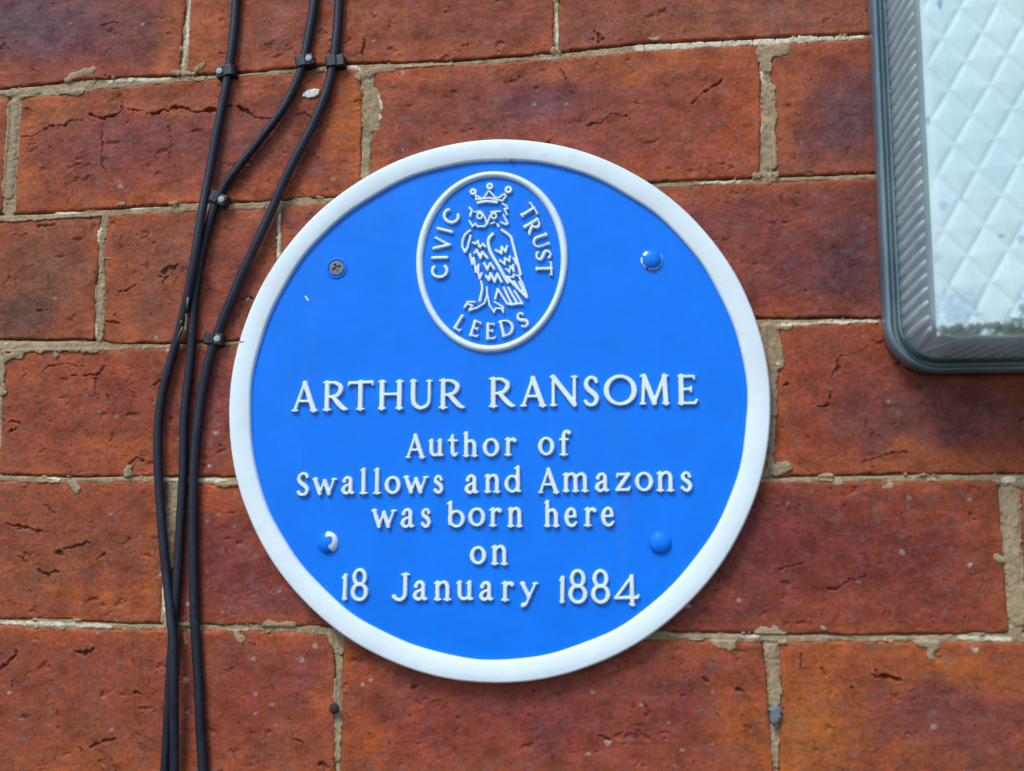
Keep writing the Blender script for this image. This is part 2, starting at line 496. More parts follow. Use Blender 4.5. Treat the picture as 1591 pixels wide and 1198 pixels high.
# colours on the bricks as the photograph shows them, laid on as soft patches: (u, v, ru, rv, colour, strength)
ORANGE, RUST, REDB, PURP, DKPUR, BROWN, CRIM = (178, 84, 38), (158, 74, 46), (140, 60, 50), (112, 58, 68), (84, 54, 70), (132, 76, 52), (118, 42, 42)
PATCH = [
    (60, 40, 170, 70, (92, 64, 82), .95), (180, 60, 110, 50, (112, 56, 62), .7), (120, 118, 160, 22, (138, 60, 46), .7), (262, 60, 22, 80, (172, 88, 40), .8),
    (330, 50, 40, 80, (168, 84, 42), .8), (430, 40, 70, 50, (136, 70, 56), .7), (560, 50, 120, 60, (150, 74, 48), .7), (760, 40, 120, 50, (138, 66, 52), .8), (640, 90, 130, 16, (160, 78, 50), .6),
    (960, 40, 110, 40, (140, 74, 60), .8), (1200, 25, 160, 40, (146, 84, 68), .85), (1100, 60, 200, 12, (150, 78, 58), .6),
    (60, 165, 60, 25, (176, 92, 46), .8), (50, 270, 40, 50, (172, 82, 34), .8), (230, 225, 150, 45, (128, 60, 62), .9), (250, 165, 160, 16, (164, 84, 48), .7), (420, 220, 70, 60, (130, 62, 54), .7),
    (540, 190, 28, 80, (178, 88, 36), .95), (300, 305, 200, 10, (176, 82, 42), .7), (430, 285, 90, 22, (160, 72, 44), .7),
    (640, 110, 60, 16, (172, 78, 38), .8), (680, 180, 80, 50, (136, 62, 50), .8), (840, 160, 90, 50, (112, 62, 76), .85), (980, 170, 60, 50, (142, 66, 58), .7), (1000, 105, 160, 18, (170, 84, 46), .8),
    (1150, 190, 32, 80, (176, 80, 42), .8), (1080, 250, 110, 25, (160, 72, 54), .7), (880, 235, 130, 16, (138, 66, 66), .7),
    (1225, 180, 24, 90, (166, 84, 48), .85), (1310, 185, 60, 80, (92, 60, 74), .92), (1270, 255, 80, 16, (130, 66, 56), .6),
    (60, 430, 100, 90, (126, 74, 52), .85), (20, 500, 60, 40, (92, 62, 56), .7), (35, 480, 30, 20, (70, 56, 56), .5), (100, 350, 60, 12, (134, 78, 58), .6),
    (230, 430, 70, 90, (148, 74, 46), .8), (190, 500, 30, 50, (160, 78, 40), .7), (300, 400, 60, 60, (142, 76, 58), .7), (380, 480, 60, 60, (134, 66, 56), .8), (470, 340, 60, 30, (128, 64, 58), .7), (350, 360, 90, 20, (140, 76, 62), .6),
    (1130, 340, 100, 45, (128, 58, 56), .9), (1230, 420, 90, 60, (108, 48, 58), .9), (1330, 400, 60, 110, (82, 46, 60), .9), (1180, 475, 110, 16, (132, 52, 46), .7), (1290, 300, 90, 16, (118, 58, 60), .7),
    (90, 640, 120, 70, (148, 66, 44), .85), (200, 590, 60, 40, (142, 56, 42), .8), (60, 570, 60, 20, (170, 80, 42), .7), (210, 700, 130, 18, (178, 84, 36), .8), (300, 630, 40, 70, (128, 60, 58), .8), (345, 640, 26, 100, (126, 56, 64), .8), (150, 560, 120, 12, (164, 74, 44), .6),
    (1290, 600, 70, 50, (148, 62, 46), .8), (1240, 560, 30, 60, (158, 68, 44), .7), (1290, 680, 90, 30, (152, 64, 40), .8), (1450, 640, 140, 60, (92, 46, 56), .8), (1450, 712, 150, 14, (160, 76, 38), .8), (1330, 540, 60, 20, (140, 62, 50), .6),  # includes a darker purple patch below the lamp
    (60, 790, 90, 30, (150, 74, 48), .7), (150, 850, 120, 40, (136, 70, 46), .8), (60, 900, 90, 40, (150, 78, 44), .7), (180, 935, 90, 22, (172, 84, 36), .85), (100, 765, 140, 10, (158, 76, 48), .5), (235, 870, 20, 80, (166, 78, 36), .7),
    (335, 785, 26, 20, (176, 72, 40), .8), (350, 880, 60, 60, (122, 46, 54), .9), (420, 930, 80, 30, (128, 56, 56), .8), (390, 960, 90, 12, (144, 64, 52), .6), (290, 900, 14, 80, (140, 64, 44), .8),
    (1210, 840, 90, 80, (114, 40, 46), .92), (1100, 950, 110, 30, (116, 44, 46), .85), (1400, 860, 130, 80, (116, 42, 42), .9), (1530, 850, 24, 90, (150, 66, 40), .8), (1400, 960, 170, 18, (132, 50, 42), .7), (1380, 765, 180, 12, (130, 56, 48), .7), (1240, 900, 60, 30, (128, 50, 44), .5),
    (60, 1060, 90, 60, (142, 66, 44), .8), (150, 1130, 130, 50, (144, 70, 46), .8), (120, 1180, 170, 16, (164, 80, 38), .7), (400, 1080, 90, 70, (144, 60, 46), .85), (330, 1010, 120, 20, (150, 70, 52), .7), (480, 1050, 34, 50, (136, 62, 66), .6), (500, 1090, 16, 14, (186, 92, 48), .8), (430, 1160, 70, 30, (150, 74, 48), .7),
    (560, 1050, 26, 90, (152, 66, 40), .8), (700, 1110, 110, 60, (140, 56, 50), .85), (590, 1160, 40, 40, (178, 80, 34), .8), (880, 1120, 120, 60, (132, 52, 52), .85), (1050, 1090, 60, 50, (122, 50, 52), .8), (1150, 1060, 44, 60, (160, 72, 42), .85), (1160, 1150, 40, 50, (170, 82, 36), .9), (1030, 1020, 120, 20, (146, 64, 50), .7),
    (1270, 1050, 60, 50, (170, 84, 38), .85), (1270, 1150, 60, 60, (180, 96, 36), .9), (1480, 1045, 120, 30, (170, 90, 42), .8), (1470, 1120, 110, 40, (124, 60, 58), .85), (1400, 1180, 120, 16, (150, 74, 42), .7), (1560, 1180, 60, 20, (120, 62, 52), .6), (1360, 1045, 60, 20, (160, 70, 38), .6),
]
PATCH = [(*W(u, v), ru * .367, rv * .367, srgb(c), s) for u, v, ru, rv, c, s in PATCH]

# cracks traced from the photograph: (points, half width px, depth mm)
CR = [
    ([(20, 213), (40, 214), (62, 205), (80, 195), (100, 196), (108, 186), (130, 185)], 1.0, 1.6),
    ([(140, 178), (158, 184), (180, 178), (190, 170), (188, 160)], 1.6, 2.0), ([(200, 169), (222, 173)], 1.2, 1.6),
    ([(228, 178), (248, 175), (272, 166), (282, 165), (300, 174), (320, 172), (345, 169), (357, 163), (382, 169)], 2.3, 3.2),
    ([(382, 172), (395, 181), (420, 186)], 1.2, 1.6), ([(158, 205), (160, 230), (158, 255), (165, 270)], 1.1, 1.6), ([(262, 195), (266, 215), (262, 245)], 1.0, 1.5),
    ([(460, 178), (473, 176), (486, 184)], 1.2, 1.6), ([(35, 168), (55, 173)], 1.1, 1.2), ([(155, 40), (185, 36)], 1.0, 1.0),
    ([(950, 175), (935, 190), (912, 197)], 1.0, 1.2), ([(955, 178), (975, 182)], 1.4, 1.6), ([(870, 107), (880, 124)], 1.1, 1.5), ([(1075, 160), (1110, 132), (1120, 128)], 1.3, 1.6),
    ([(922, 50), (932, 55), (928, 66)], 2.6, 1.8), ([(915, 62), (938, 60)], 1.4, 1.5),
    ([(185, 453), (198, 451), (212, 446)], 1.2, 1.6), ([(252, 425), (262, 415), (270, 418), (278, 410)], 2.4, 1.8), ([(252, 440), (262, 430)], 1.4, 1.5),
    ([(165, 500), (188, 503)], 1.2, 1.5), ([(55, 484), (80, 481)], 1.0, 1.2), ([(20, 366), (42, 365)], 1.5, 1.3), ([(60, 352), (85, 350)], 2.2, 1.2), ([(372, 464), (384, 462), (392, 466)], 1.4, 2.0),
    ([(58, 584), (75, 570), (100, 566), (130, 570)], 1.0, 1.3), ([(112, 582), (150, 584), (163, 566)], 1.3, 1.6), ([(147, 588), (147, 612)], 1.3, 1.5), ([(150, 614), (138, 615)], 1.2, 1.5), ([(165, 615), (169, 623)], 1.3, 1.5),
    ([(200, 604), (206, 612), (204, 624)], 1.0, 1.3), ([(236, 598), (248, 591)], 1.2, 1.6), ([(12, 671), (26, 665)], 1.6, 1.6), ([(176, 672), (168, 690)], 1.0, 1.2), ([(194, 728), (210, 711), (222, 716)], 1.6, 1.6), ([(0, 652), (30, 656)], 1.5, 1.3),
    ([(8, 815), (35, 820), (50, 824), (72, 828)], 1.7, 2.2), ([(100, 854), (118, 850), (138, 842)], 1.6, 1.6), ([(68, 784), (84, 796)], 1.8, 1.6), ([(88, 858), (95, 862)], 3.2, 2.2), ([(150, 870), (160, 864)], 3.0, 1.6), ([(60, 888), (75, 893), (90, 889)], 1.4, 1.6), ([(30, 866), (34, 872)], 2.2, 1.4),
    ([(0, 1040), (14, 1026), (26, 1014)], 1.8, 2.2), ([(116, 1010), (130, 1017), (146, 1008)], 2.4, 2.4), ([(140, 1160), (158, 1152), (176, 1148)], 1.8, 1.6), ([(206, 1074), (218, 1078)], 2.0, 1.5), ([(124, 1163), (128, 1166)], 2.4, 1.6),
    ([(496, 1186), (512, 1192)], 2.4, 2.0), ([(455, 1145), (470, 1156)], 1.6, 1.5),
    ([(1302, 560), (1304, 570), (1290, 590)], 1.1, 1.5), ([(1305, 557), (1318, 553)], 1.2, 1.5), ([(1271, 632), (1287, 630)], 1.6, 2.2), ([(1290, 620), (1292, 610)], 1.0, 1.4), ([(1215, 598), (1224, 598)], 1.5, 2.0), ([(1340, 718), (1375, 706), (1410, 704)], 1.0, 1.3), ([(1344, 655), (1342, 664)], 1.4, 1.6),
    ([(1276, 912), (1300, 916), (1318, 902), (1345, 896)], 1.0, 1.2), ([(1355, 1047), (1362, 1055), (1372, 1050), (1384, 1053), (1400, 1057)], 2.6, 3.4), ([(1362, 1040), (1360, 1050)], 2.0, 2.5), ([(1275, 1035), (1284, 1052)], 1.0, 1.3), ([(1245, 1016), (1245, 1042)], 1.0, 1.3), ([(1322, 1068), (1332, 1078)], 1.2, 1.4),
    ([(1092, 1054), (1098, 1062)], 2.0, 1.6), ([(1148, 1074), (1156, 1078)], 2.0, 1.6), ([(1000, 1092), (1010, 1110)], 1.5, 1.5), ([(930, 1143), (948, 1152)], 2.2, 1.8), ([(640, 1068), (652, 1066)], 1.5, 1.4),
    ([(565, 70), (567, 62), (564, 90)], 2.0, 1.6), ([(1210, 884), (1250, 876)], 1.0, 1.2), ([(1205, 885), (1212, 887)], 1.2, 1.4), ([(338, 82), (348, 84)], 1.4, 1.5), ([(860, 214), (850, 222)], 1.2, 1.2)]
CR = [(WP(p), hw * .367, d) for p, hw, d in CR]
# pale flecks of old paint and lime: (u, v, radius px, colour)
FLECK = [(148, 10, 3, 1), (222, 38, 4.2, 1), (196, 57, 1.8, 1), (110, 36, 2, .6), (218, 6, 2, 1), (62, 255, 3, .8), (188, 290, 5, .6), (580, 64, 2, 1), (626, 113, 3, .8), (601, 229, 4.5, .35), (626, 233, 3, .4), (517, 278, 4, .3),
         (829, 163, 4, .8), (880, 162, 3, .5), (180, 647, 5, .5), (154, 640, 3, .5), (335, 674, 4.5, .6), (325, 724, 3, 1), (277, 682, 1.8, 1), (322, 810, 5.5, .45), (340, 800, 4, .4), (365, 818, 2.4, .5), (302, 830, 1.6, 1),
         (292, 940, 4, .7), (346, 952, 3, .6), (434, 918, 4, .5), (290, 1057, 5, .6), (292, 1108, 2.2, 1), (15, 1076, 2.4, 1), (146, 1088, 2, .8), (30, 1115, 3, .6), (174, 1134, 4, .5), (394, 1023, 4, .5), (468, 1025, 5, .5), (397, 1078, 4.5, .5), (422, 1096, 4, .5),
         (490, 1003, 4, .6), (564, 1064, 3, .8), (578, 1057, 3, .6), (396, 1108, 1.8, 1), (428, 1128, 2, 1), (153, 984, 1.8, 1), (182, 964, 1.8, 1), (920, 1075, 5, .5), (957, 1062, 3, .5), (998, 1094, 5, .5), (1040, 1122, 3, .6), (1060, 1165, 4, .6), (945, 1155, 4, .5), (915, 1172, 4, .6), (1050, 1190, 3, .5), (1107, 1157, 2.5, .6),
         (1107, 1076, 2.5, .8), (1515, 1010, 4.2, 1), (1530, 1107, 2, .8), (1450, 1129, 5, .5), (1565, 1075, 1.6, 1), (1401, 858, 5, .5), (1507, 882, 1.6, 1), (1224, 782, 4, .5), (1412, 773, 4, .6), (1410, 789, 1.6, .8), (1380, 623, 2, .5), (1507, 776, 4.5, .5), (1256, 861, 2.2, .6), (1069, 942, 3, .8), (1088, 935, 2, .7), (1148, 933, 3.5, .5), (1506, 878, 1.5, 1),
         (78, 536, 2, 1), (242, 525, 3, .7), (260, 545, 3, 1), (385, 463, 4, .7), (235, 365, 4, .4), (85, 465, 4, .5), (172, 800, 2, .6), (235, 858, 2, .8), (249, 893, 3.5, .8), (366, 313, 2, 1), (1334, 905, 2, .5)]
FLECK = [(*W(u, v), r * .367, a) for u, v, r, a in FLECK]

wall = thing('brick_wall', 'weathered orange and purple red brick wall with crumbling tan mortar joints', 'wall', (0, 0, 0))

order = np.arange(len(BR))
DBRICK = {}
for bi, (k, up, lo, lf, rt) in enumerate(BR):
    xl = lf[:, 0].mean(); xr = rt[:, 0].mean()
    xm = (xl + xr) / 2; zm = (ev(up, xm) + ev(lo, xm)) / 2
    hgt = ev(up, xm) - ev(lo, xm)
    vis = not (k in (-1, 6) or xr < W(-10, zm)[0] and False)
    x_in = W(-5, 600)[0]; x_out = W(1596, 600)[0]
    seen = k not in (-1, 6) and xr > x_in and xl < x_out
    st = 0.62 if seen else 2.2
    nx = max(6, int((xr - xl) / st)); nz = max(6, int(hgt / st))
    s = np.linspace(0, 1, nx + 1); t = np.linspace(0, 1, nz + 1)
    S, T = np.meshgrid(s, t)
    zt = (lambda tt: ev(lo, xm) + (ev(up, xm) - ev(lo, xm)) * tt)(T)
    L = ev(lf, zt, False) if len(lf) > 1 else np.full(zt.shape, lf[0, 0])
    Rr = ev(rt, zt, False) if len(rt) > 1 else np.full(zt.shape, rt[0, 0])
    seed = 100 + bi * 7
    L = L + 0.55 * fbm(zt, zt * 0 + bi, 7, 4, seed) ; Rr = Rr + 0.55 * fbm(zt, zt * 0 + bi, 7, 4, seed + 1)
    # the corners of the bricks are a little rounded
    X = L + (Rr - L) * S
    Bz = ev(lo, X) + 0.5 * fbm(X, X * 0, 9, 4, seed + 2) + 0.25 * fbm(X, X * 0, 1.8, 2, seed + 5)
    Tz = ev(up, X) + 0.5 * fbm(X, X * 0, 9, 4, seed + 3) + 0.25 * fbm(X, X * 0, 1.8, 2, seed + 6)
    rc = 3.0
    ex = np.minimum(X - L, Rr - X)
    cr_ = np.where(ex < rc, rc - np.sqrt(np.clip(rc ** 2 - (rc - ex) ** 2, 0, None)), 0)
    Z = Bz + cr_ + (Tz - Bz - 2 * cr_) * T
    e = np.minimum(np.minimum(X - L, Rr - X), np.minimum(Z - Bz, Tz - Z))
    off = rng.uniform(-0.5, 0.5); tx = rng.uniform(-0.4, 0.4); tz = rng.uniform(-0.3, 0.3)
    H = off + tx * (X - xm) / (xr - xl) + tz * (Z - zm) / hgt
    H = H + 0.30 * fbm(X, Z, 30, 3, seed + 10) + 0.22 * fbm(X, Z * 1.6, 6, 4, seed + 11, 0.6)
    edge_n = 0.7 + 0.5 * fbm(X, Z, 14, 3, seed + 12)
    H = H - 1.1 * np.exp(-(e / (0.75 * np.clip(edge_n, .3, 2))) ** 1.3)
    # shallow scars
    sc = fbm(X, Z * 1.5, 11, 5, seed + 20, 0.62)
    H = H - 0.9 * np.clip((sc - 0.62) * 4, 0, 1)
    # ---- colour
    cl = np.empty(X.shape + (3,))
    base = srgb((146, 66, 48)); cl[:] = base
    ed = np.exp(-(e / 9.0) ** 2)
    cl = cl * (1 - 0.55 * ed[..., None]) + srgb((176, 86, 40)) * (0.55 * ed[..., None])
    wx = X + 10 * fbm(X, Z, 28, 4, seed + 30, 0.6); wz = Z + 8 * fbm(X, Z, 28, 4, seed + 31, 0.6)
    if seen:
        x0, x1, z0, z1 = X.min(), X.max(), Z.min(), Z.max()
        for px, pz, rx, rz, c, a in PATCH:
            if z0 - 4 < pz < z1 + 4 and x0 - rx * .7 < px < x1 + rx * .7 and (x0 - 3 < px < x1 + 3):
                g = a * np.exp(-((((wx - px) / rx) ** 2 + ((wz - pz) / rz) ** 2)) ** 1.3)
                cl = cl * (1 - g[..., None]) + c * g[..., None]
        # traced cracks, then small random ones
        cracks = [c for c in CR if x0 < c[0][:, 0].mean() < x1 and z0 < c[0][:, 1].mean() < z1]
        for q in range(int(rng.choice([1, 3, 5, 8, 13]))):
            a = rng.uniform([x0 + 6, z0 + 5], [x1 - 6, z1 - 5]); ang = rng.normal(0, 0.6); P = [a]
            for w in range(int(rng.integers(2, 6))):
                ang += rng.normal(0, 0.6)
                a = a + rng.uniform(0.5, 1.8) * np.array([math.cos(ang), math.sin(ang)]); P.append(a)
            cracks.append((np.array(P), rng.uniform(0.0, 0.17), rng.uniform(0.3, 1.1)))
        for P, hw, dep in cracks:
            m = (X > P[:, 0].min() - 4) & (X < P[:, 0].max() + 4) & (Z > P[:, 1].min() - 4) & (Z < P[:, 1].max() + 4)
            if not m.any(): continue
            xx, zz = X[m], Z[m]
            d = poly_dist(xx + 1.1 * fbm(xx, zz, 3.2, 3, 5, .7), zz + 1.3 * fbm(xx, zz, 3.2, 3, 6, .7), P, 0.0)
            hw2 = hw * 1.7 * vn(xx / 3.5, zz / 3.5, 77) ** 1.3 - .12
            pr = np.clip(1.2 - d / np.maximum(hw2 + 0.30, .12), 0, 1)
            H[m] -= dep * pr
            H[m] += 0.18 * np.exp(-((d - hw2 - 0.8) / 0.7) ** 2)
            cl[m] = cl[m] * (1 - 0.6 * pr[:, None]) + srgb((38, 30, 34)) * 0.6 * pr[:, None]  # cracks painted dark inside: dirt, plus shade the carved depth lacks
        for px, pz, r, a in FLECK:
            if x0 < px < x1 and z0 < pz < z1:
                m = (np.abs(X - px) < 5) & (np.abs(Z - pz) < 5)
                d = np.hypot(X[m] - px, (Z[m] - pz) * 1.2) + 1.3 * fbm(X[m], Z[m], 2.6, 4, 9, .65)
                g = np.clip((r * .9 - d) / 0.8 + .3, 0, 1) * min(1, a * .9)
                cl[m] = cl[m] * (1 - g[:, None]) + srgb((170, 178, 178)) * g[:, None]
                H[m] += 0.35 * g
    g8 = 255 * np.where(cl < 0.0031308, 12.92 * cl, 1.055 * np.clip(cl, 1e-6, 1) ** (1 / 2.4) - 0.055)
    g8 = g8 * np.array([.83, .87, .90]) + np.array([13., 10., 4.])
    cl = srgb(np.clip(g8, 5, 250))
    cl = np.clip(cl / LIT, 0.004, 0.9)
    nV = X.size
    V = np.stack([X.ravel(), -H.ravel(), Z.ravel()], 1)
    ii = np.arange(nV).reshape(X.shape)
    Q = np.stack([ii[:-1, :-1].ravel(), ii[:-1, 1:].ravel(), ii[1:, 1:].ravel(), ii[1:, :-1].ravel()], 1)
    ring = np.concatenate([ii[0, :-1], ii[:-1, -1], ii[-1, :0:-1], ii[:0:-1, 0]])
    nr = len(ring)
    back = V[ring].copy(); back[:, 1] = 9.0
    cl_ = cl.reshape(-1, 3)
    V = np.vstack([V, back]); cl_ = np.vstack([cl_, cl_[ring]])
    a = np.arange(nr); b = (a + 1) % nr
    Q = np.vstack([Q, np.stack([ring[a], nV + a, nV + b, ring[b]], 1)])
    c = np.array([xm, 0, zm])
    me = mesh_np('brick', local(V, c), Q, cl_)
    obj('brick', me, M_BRICK, wall, tuple(c * MM))
    DBRICK[bi] = seed

# ---- mortar: one sheet that fills the joints and smears over brick edges
SMEAR = [  # (points px, radius px)
    ([(105, 122), (145, 108)], 6), ([(95, 143), (125, 142)], 6), ([(0, 145), (60, 140), (30, 150)], 6), ([(270, 112), (300, 116)], 5), ([(305, 108), (318, 98)], 3),
    ([(560, 118), (590, 108), (605, 106)], 8), ([(572, 130), (576, 200)], 9), ([(583, 145), (588, 170), (584, 200)], 8), ([(569, 220), (566, 275)], 7), ([(610, 105), (700, 100)], 3),
    ([(1182, 82), (1218, 76)], 10), ([(1188, 90), (1190, 105)], 11), ([(1195, 140), (1196, 255)], 11), ([(1175, 272), (1205, 272)], 6), ([(1010, 61), (1020, 60)], 5), ([(845, 93), (870, 92)], 6), ([(860, 78), (868, 84)], 6),
    ([(20, 165), (16, 230), (12, 300)], 10), ([(0, 340), (60, 338), (150, 332)], 6), ([(185, 318), (192, 317)], 4), ([(265, 316), (272, 315)], 4),
    ([(157, 360), (158, 420)], 5), ([(155, 450), (155, 525)], 7), ([(167, 402), (172, 402)], 4), ([(5, 540), (40, 540), (140, 538)], 9), ([(10, 556), (30, 550)], 8), ([(85, 548), (88, 553)], 4), ([(130, 545), (148, 544)], 6),
    ([(2, 560), (4, 610)], 6), ([(200, 728), (198, 736)], 7), ([(114, 755), (120, 762)], 6), ([(60, 746), (90, 746)], 5), ([(340, 750), (365, 752)], 6),
    ([(1196, 515), (1205, 560)], 15), ([(1200, 580), (1200, 640)], 8), ([(1192, 512), (1225, 505)], 7), ([(1190, 735), (1222, 726)], 9), ([(1275, 742), (1290, 742)], 6), ([(1372, 755), (1384, 755)], 4), ([(1300, 752), (1310, 752)], 4),
    ([(1570, 770), (1580, 960)], 12), ([(1550, 745), (1591, 748)], 8), ([(1549, 868), (1560, 872)], 6),
    ([(262, 970), (292, 972)], 6), ([(368, 985), (374, 992)], 9), ([(412, 970), (456, 970)], 5), ([(355, 980), (385, 978)], 4), ([(515, 985), (526, 1010)], 8), ([(286, 985), (290, 1000)], 4), ([(525, 1060), (525, 1180)], 5),
    ([(1110, 996), (1135, 1002)], 9), ([(1185, 985), (1212, 990)], 11), ([(1200, 1010), (1203, 1090)], 10), ([(1202, 1130), (1206, 1190)], 4), ([(1203, 975), (1206, 978)], 4), ([(1430, 1000), (1452, 1002)], 8), ([(1445, 1010), (1446, 1022)], 6), ([(1278, 975), (1280, 978)], 4), ([(1040, 988), (1150, 992)], 5),
    ([(262, 790), (266, 880)], 5)]
SMEAR = [(WP(p), r * .367) for p, r in SMEAR]
LIME = [([(295, 0), (292, 40), (288, 75), (284, 100)], 3.5), ([(170, 126), (200, 124), (260, 121)], 3), ([(990, 73), (1100, 67), (1180, 63), (1340, 55)], 5.5), ([(865, 20), (866, 75)], 2.6), ([(433, 335), (432, 395)], 3), ([(85, 331), (120, 330)], 2.5), ([(205, 322), (245, 320)], 4), ([(155, 355), (154, 375)], 3),
        ([(148, 505), (147, 520), (120, 527)], 2.5), ([(540, 104), (556, 106)], 5), ([(255, 745), (350, 746)], 3.5), ([(0, 968), (60, 969), (110, 970), (170, 974)], 3.5), ([(1215, 505), (1363, 499)], 3.4), ([(1183, 114), (1187, 128)], 4), ([(1182, 165), (1183, 210)], 1.6), ([(1195, 480), (1300, 498)], 1), ([(1090, 284), (1150, 282)], 3),
        ([(590, 150), (594, 168), (590, 198)], 2), ([(1155, 990), (1178, 990)], 3), ([(262, 822), (262, 840)], 2.6), ([(253, 900), (254, 950)], 2.5), ([(70, 740), (90, 745)], 3), ([(1560, 746), (1575, 746)], 4), ([(1490, 990), (1570, 994)], 3), ([(1, 137), (60, 133)], 2)]
LIME = [(WP(p), r * .367) for p, r in LIME]
gs = 0.55
gx0, gx1 = XL + 0.5, XR - 0.5
gz1 = z_top0 + 86; gz0 = z_bot5 - 88
X, Z = np.meshgrid(np.arange(gx0, gx1, gs), np.arange(gz0, gz1, gs))
D = np.full(X.shape, -50.0); G = np.full(X.shape, 50.0)
for k, up, lo, lf, rt in BR:
    a = max(0, int((lf[:, 0].min() - 14 - gx0) / gs)); b = max(0, int((rt[:, 0].max() + 14 - gx0) / gs) + 1)
    xm = (lf[:, 0].mean() + rt[:, 0].mean()) / 2
    c = max(0, int((lo[:, 1].min() - 14 - gz0) / gs)); d = max(0, int((up[:, 1].max() + 14 - gz0) / gs) + 1)
    x = X[c:d, a:b]; z = Z[c:d, a:b]
    if x.size == 0: continue
    Lx = ev(lf, z, False) if len(lf) > 1 else lf[0, 0]
    Rx = ev(rt, z, False) if len(rt) > 1 else rt[0, 0]
    bz = ev(lo, x); tz = ev(up, x)
    d4 = np.minimum(np.minimum(x - Lx, Rx - x), np.minimum(z - bz, tz - z))
    D[c:d, a:b] = np.maximum(D[c:d, a:b], d4)
    g = np.where((x > Lx - 1) & (x < Rx + 1), bz - z, 50.0)
    g = np.where(g > -1, g, 50.0)
    G[c:d, a:b] = np.minimum(G[c:d, a:b], g)
n_mid = fbm(X, Z, 9, 4, 501, 0.6)
HM = -0.9 + 0.38 * n_mid + 0.22 * fbm(X, Z, 1.7, 2, 502)
gate = np.clip(fbm(X, Z * .2, 26, 3, 503) * 2.2 + 0.75, 0, 1)
HM -= 3.2 * np.clip(1.15 - G / (0.75 + 0.5 * n_mid), 0, 1) * gate
side = np.clip(1 - np.abs(D) / 0.6, 0, 1) * np.clip(fbm(X, Z, 12, 3, 504) * 2, 0, 1)
HM -= 1.2 * side
SF = np.full(X.shape, -9.0)
for P, r in SMEAR:
    a = max(0, int((P[:, 0].min() - 9 - r - gx0) / gs)); b = int((P[:, 0].max() + 9 + r - gx0) / gs) + 1
    c = max(0, int((P[:, 1].min() - 9 - r - gz0) / gs)); d = int((P[:, 1].max() + 9 + r - gz0) / gs) + 1
    x = X[c:d, a:b]; z = Z[c:d, a:b]
    SF[c:d, a:b] = np.maximum(SF[c:d, a:b], r - poly_dist(x, z, P, 0.0))
SF = SF + 1.3 * fbm(X, Z, 6, 4, 510, 0.65)
small = fbm(X, Z, 5, 3, 511)
near = np.clip(1 - np.maximum(D, 0) / 2.0, 0, 1)
SF = np.maximum(SF, np.where((small > 0.82) & (D > -4), near * 1.6 - 0.8, -9))
sm = SF > 0
HS = 0.25 + 0.5 * np.clip(SF / 1.6, 0, 1) * (1 + 0.25 * n_mid) + 0.15 * fbm(X, Z, 2, 3, 512)
cut = np.clip(1.2 - G / 0.9, 0, 1) * (G > -0.4)
HM = np.where(sm, np.maximum(HM, np.where(D > -0.6, HS, HM + 0.8 * np.clip(SF, 0, 1))), HM)
HM = np.where((D > 0.5) & ~sm, -3.5, HM)
# ticks in the hard white repointing at the upper right
for (u, v) in [(1000, 72), (1042, 70), (1073, 68), (1095, 67), (1123, 66), (1143, 65), (1169, 64), (1204, 62), (1238, 60), (1272, 58), (1296, 57), (1318, 56), (318, 120), (352, 114)]:
    a_, b_ = W(u, v - 7), W(u + 3, v + 8)
    m = (np.abs(X - a_[0]) < 4) & (np.abs(Z - a_[1] + 2.5) < 7)
    HM[m] -= 1.5 * np.clip(1.15 - poly_dist(X[m], Z[m], [a_, b_], 0.0) / 0.55, 0, 1)
keep = (D < 1.6) | (SF > -0.5)
CM = np.empty(X.shape + (3,)); CM[:] = srgb((152, 137, 114))
tn = np.clip(fbm(X, Z, 40, 3, 520) * .5 + .5, 0, 1)[..., None]
CM = CM * (1 - tn) + srgb((158, 148, 124)) * tn
lime = np.full(X.shape, -9.0)
for P, r in LIME:
    m = (X > P[:, 0].min() - 4) & (X < P[:, 0].max() + 4) & (Z > P[:, 1].min() - 4) & (Z < P[:, 1].max() + 4)
    lime[m] = np.maximum(lime[m], r - poly_dist(X[m], Z[m], P, 0.0))
lime = np.clip((lime + 0.9 * fbm(X, Z, 3.2, 4, 521, 0.6)) / 0.5, 0, 1) * 0.85
lime = np.maximum(lime, 0.8 * np.clip((fbm(X, Z, 5, 4, 522, 0.6) - 0.85) * 5, 0, 1))[..., None]
CM = CM * (1 - lime) + srgb((212, 216, 202)) * lime
HM = HM + 0.25 * lime[..., 0]
CM = np.clip(CM / LIT, 0.01, 0.85)
used = keep
cell = keep[:-1, :-1] & keep[1:, :-1] & keep[:-1, 1:] & keep[1:, 1:]
used = np.zeros(X.shape, bool)
used[:-1, :-1] |= cell; used[1:, :-1] |= cell; used[:-1, 1:] |= cell; used[1:, 1:] |= cell
idx = -np.ones(X.shape, dtype=np.int64); idx[used] = np.arange(used.sum())
V = np.stack([X[used], -HM[used], Z[used]], 1)
Q = np.stack([idx[:-1, :-1][cell], idx[:-1, 1:][cell], idx[1:, 1:][cell], idx[1:, :-1][cell]], 1)
o = obj('mortar', mesh_np('mortar', V * MM, Q, CM[used]), M_MORTAR, wall)
o['kind'] = 'stuff'

# ------------------------------------------------------------------ the plaque
HF = 7.0                                   # height of the blue field above the wall
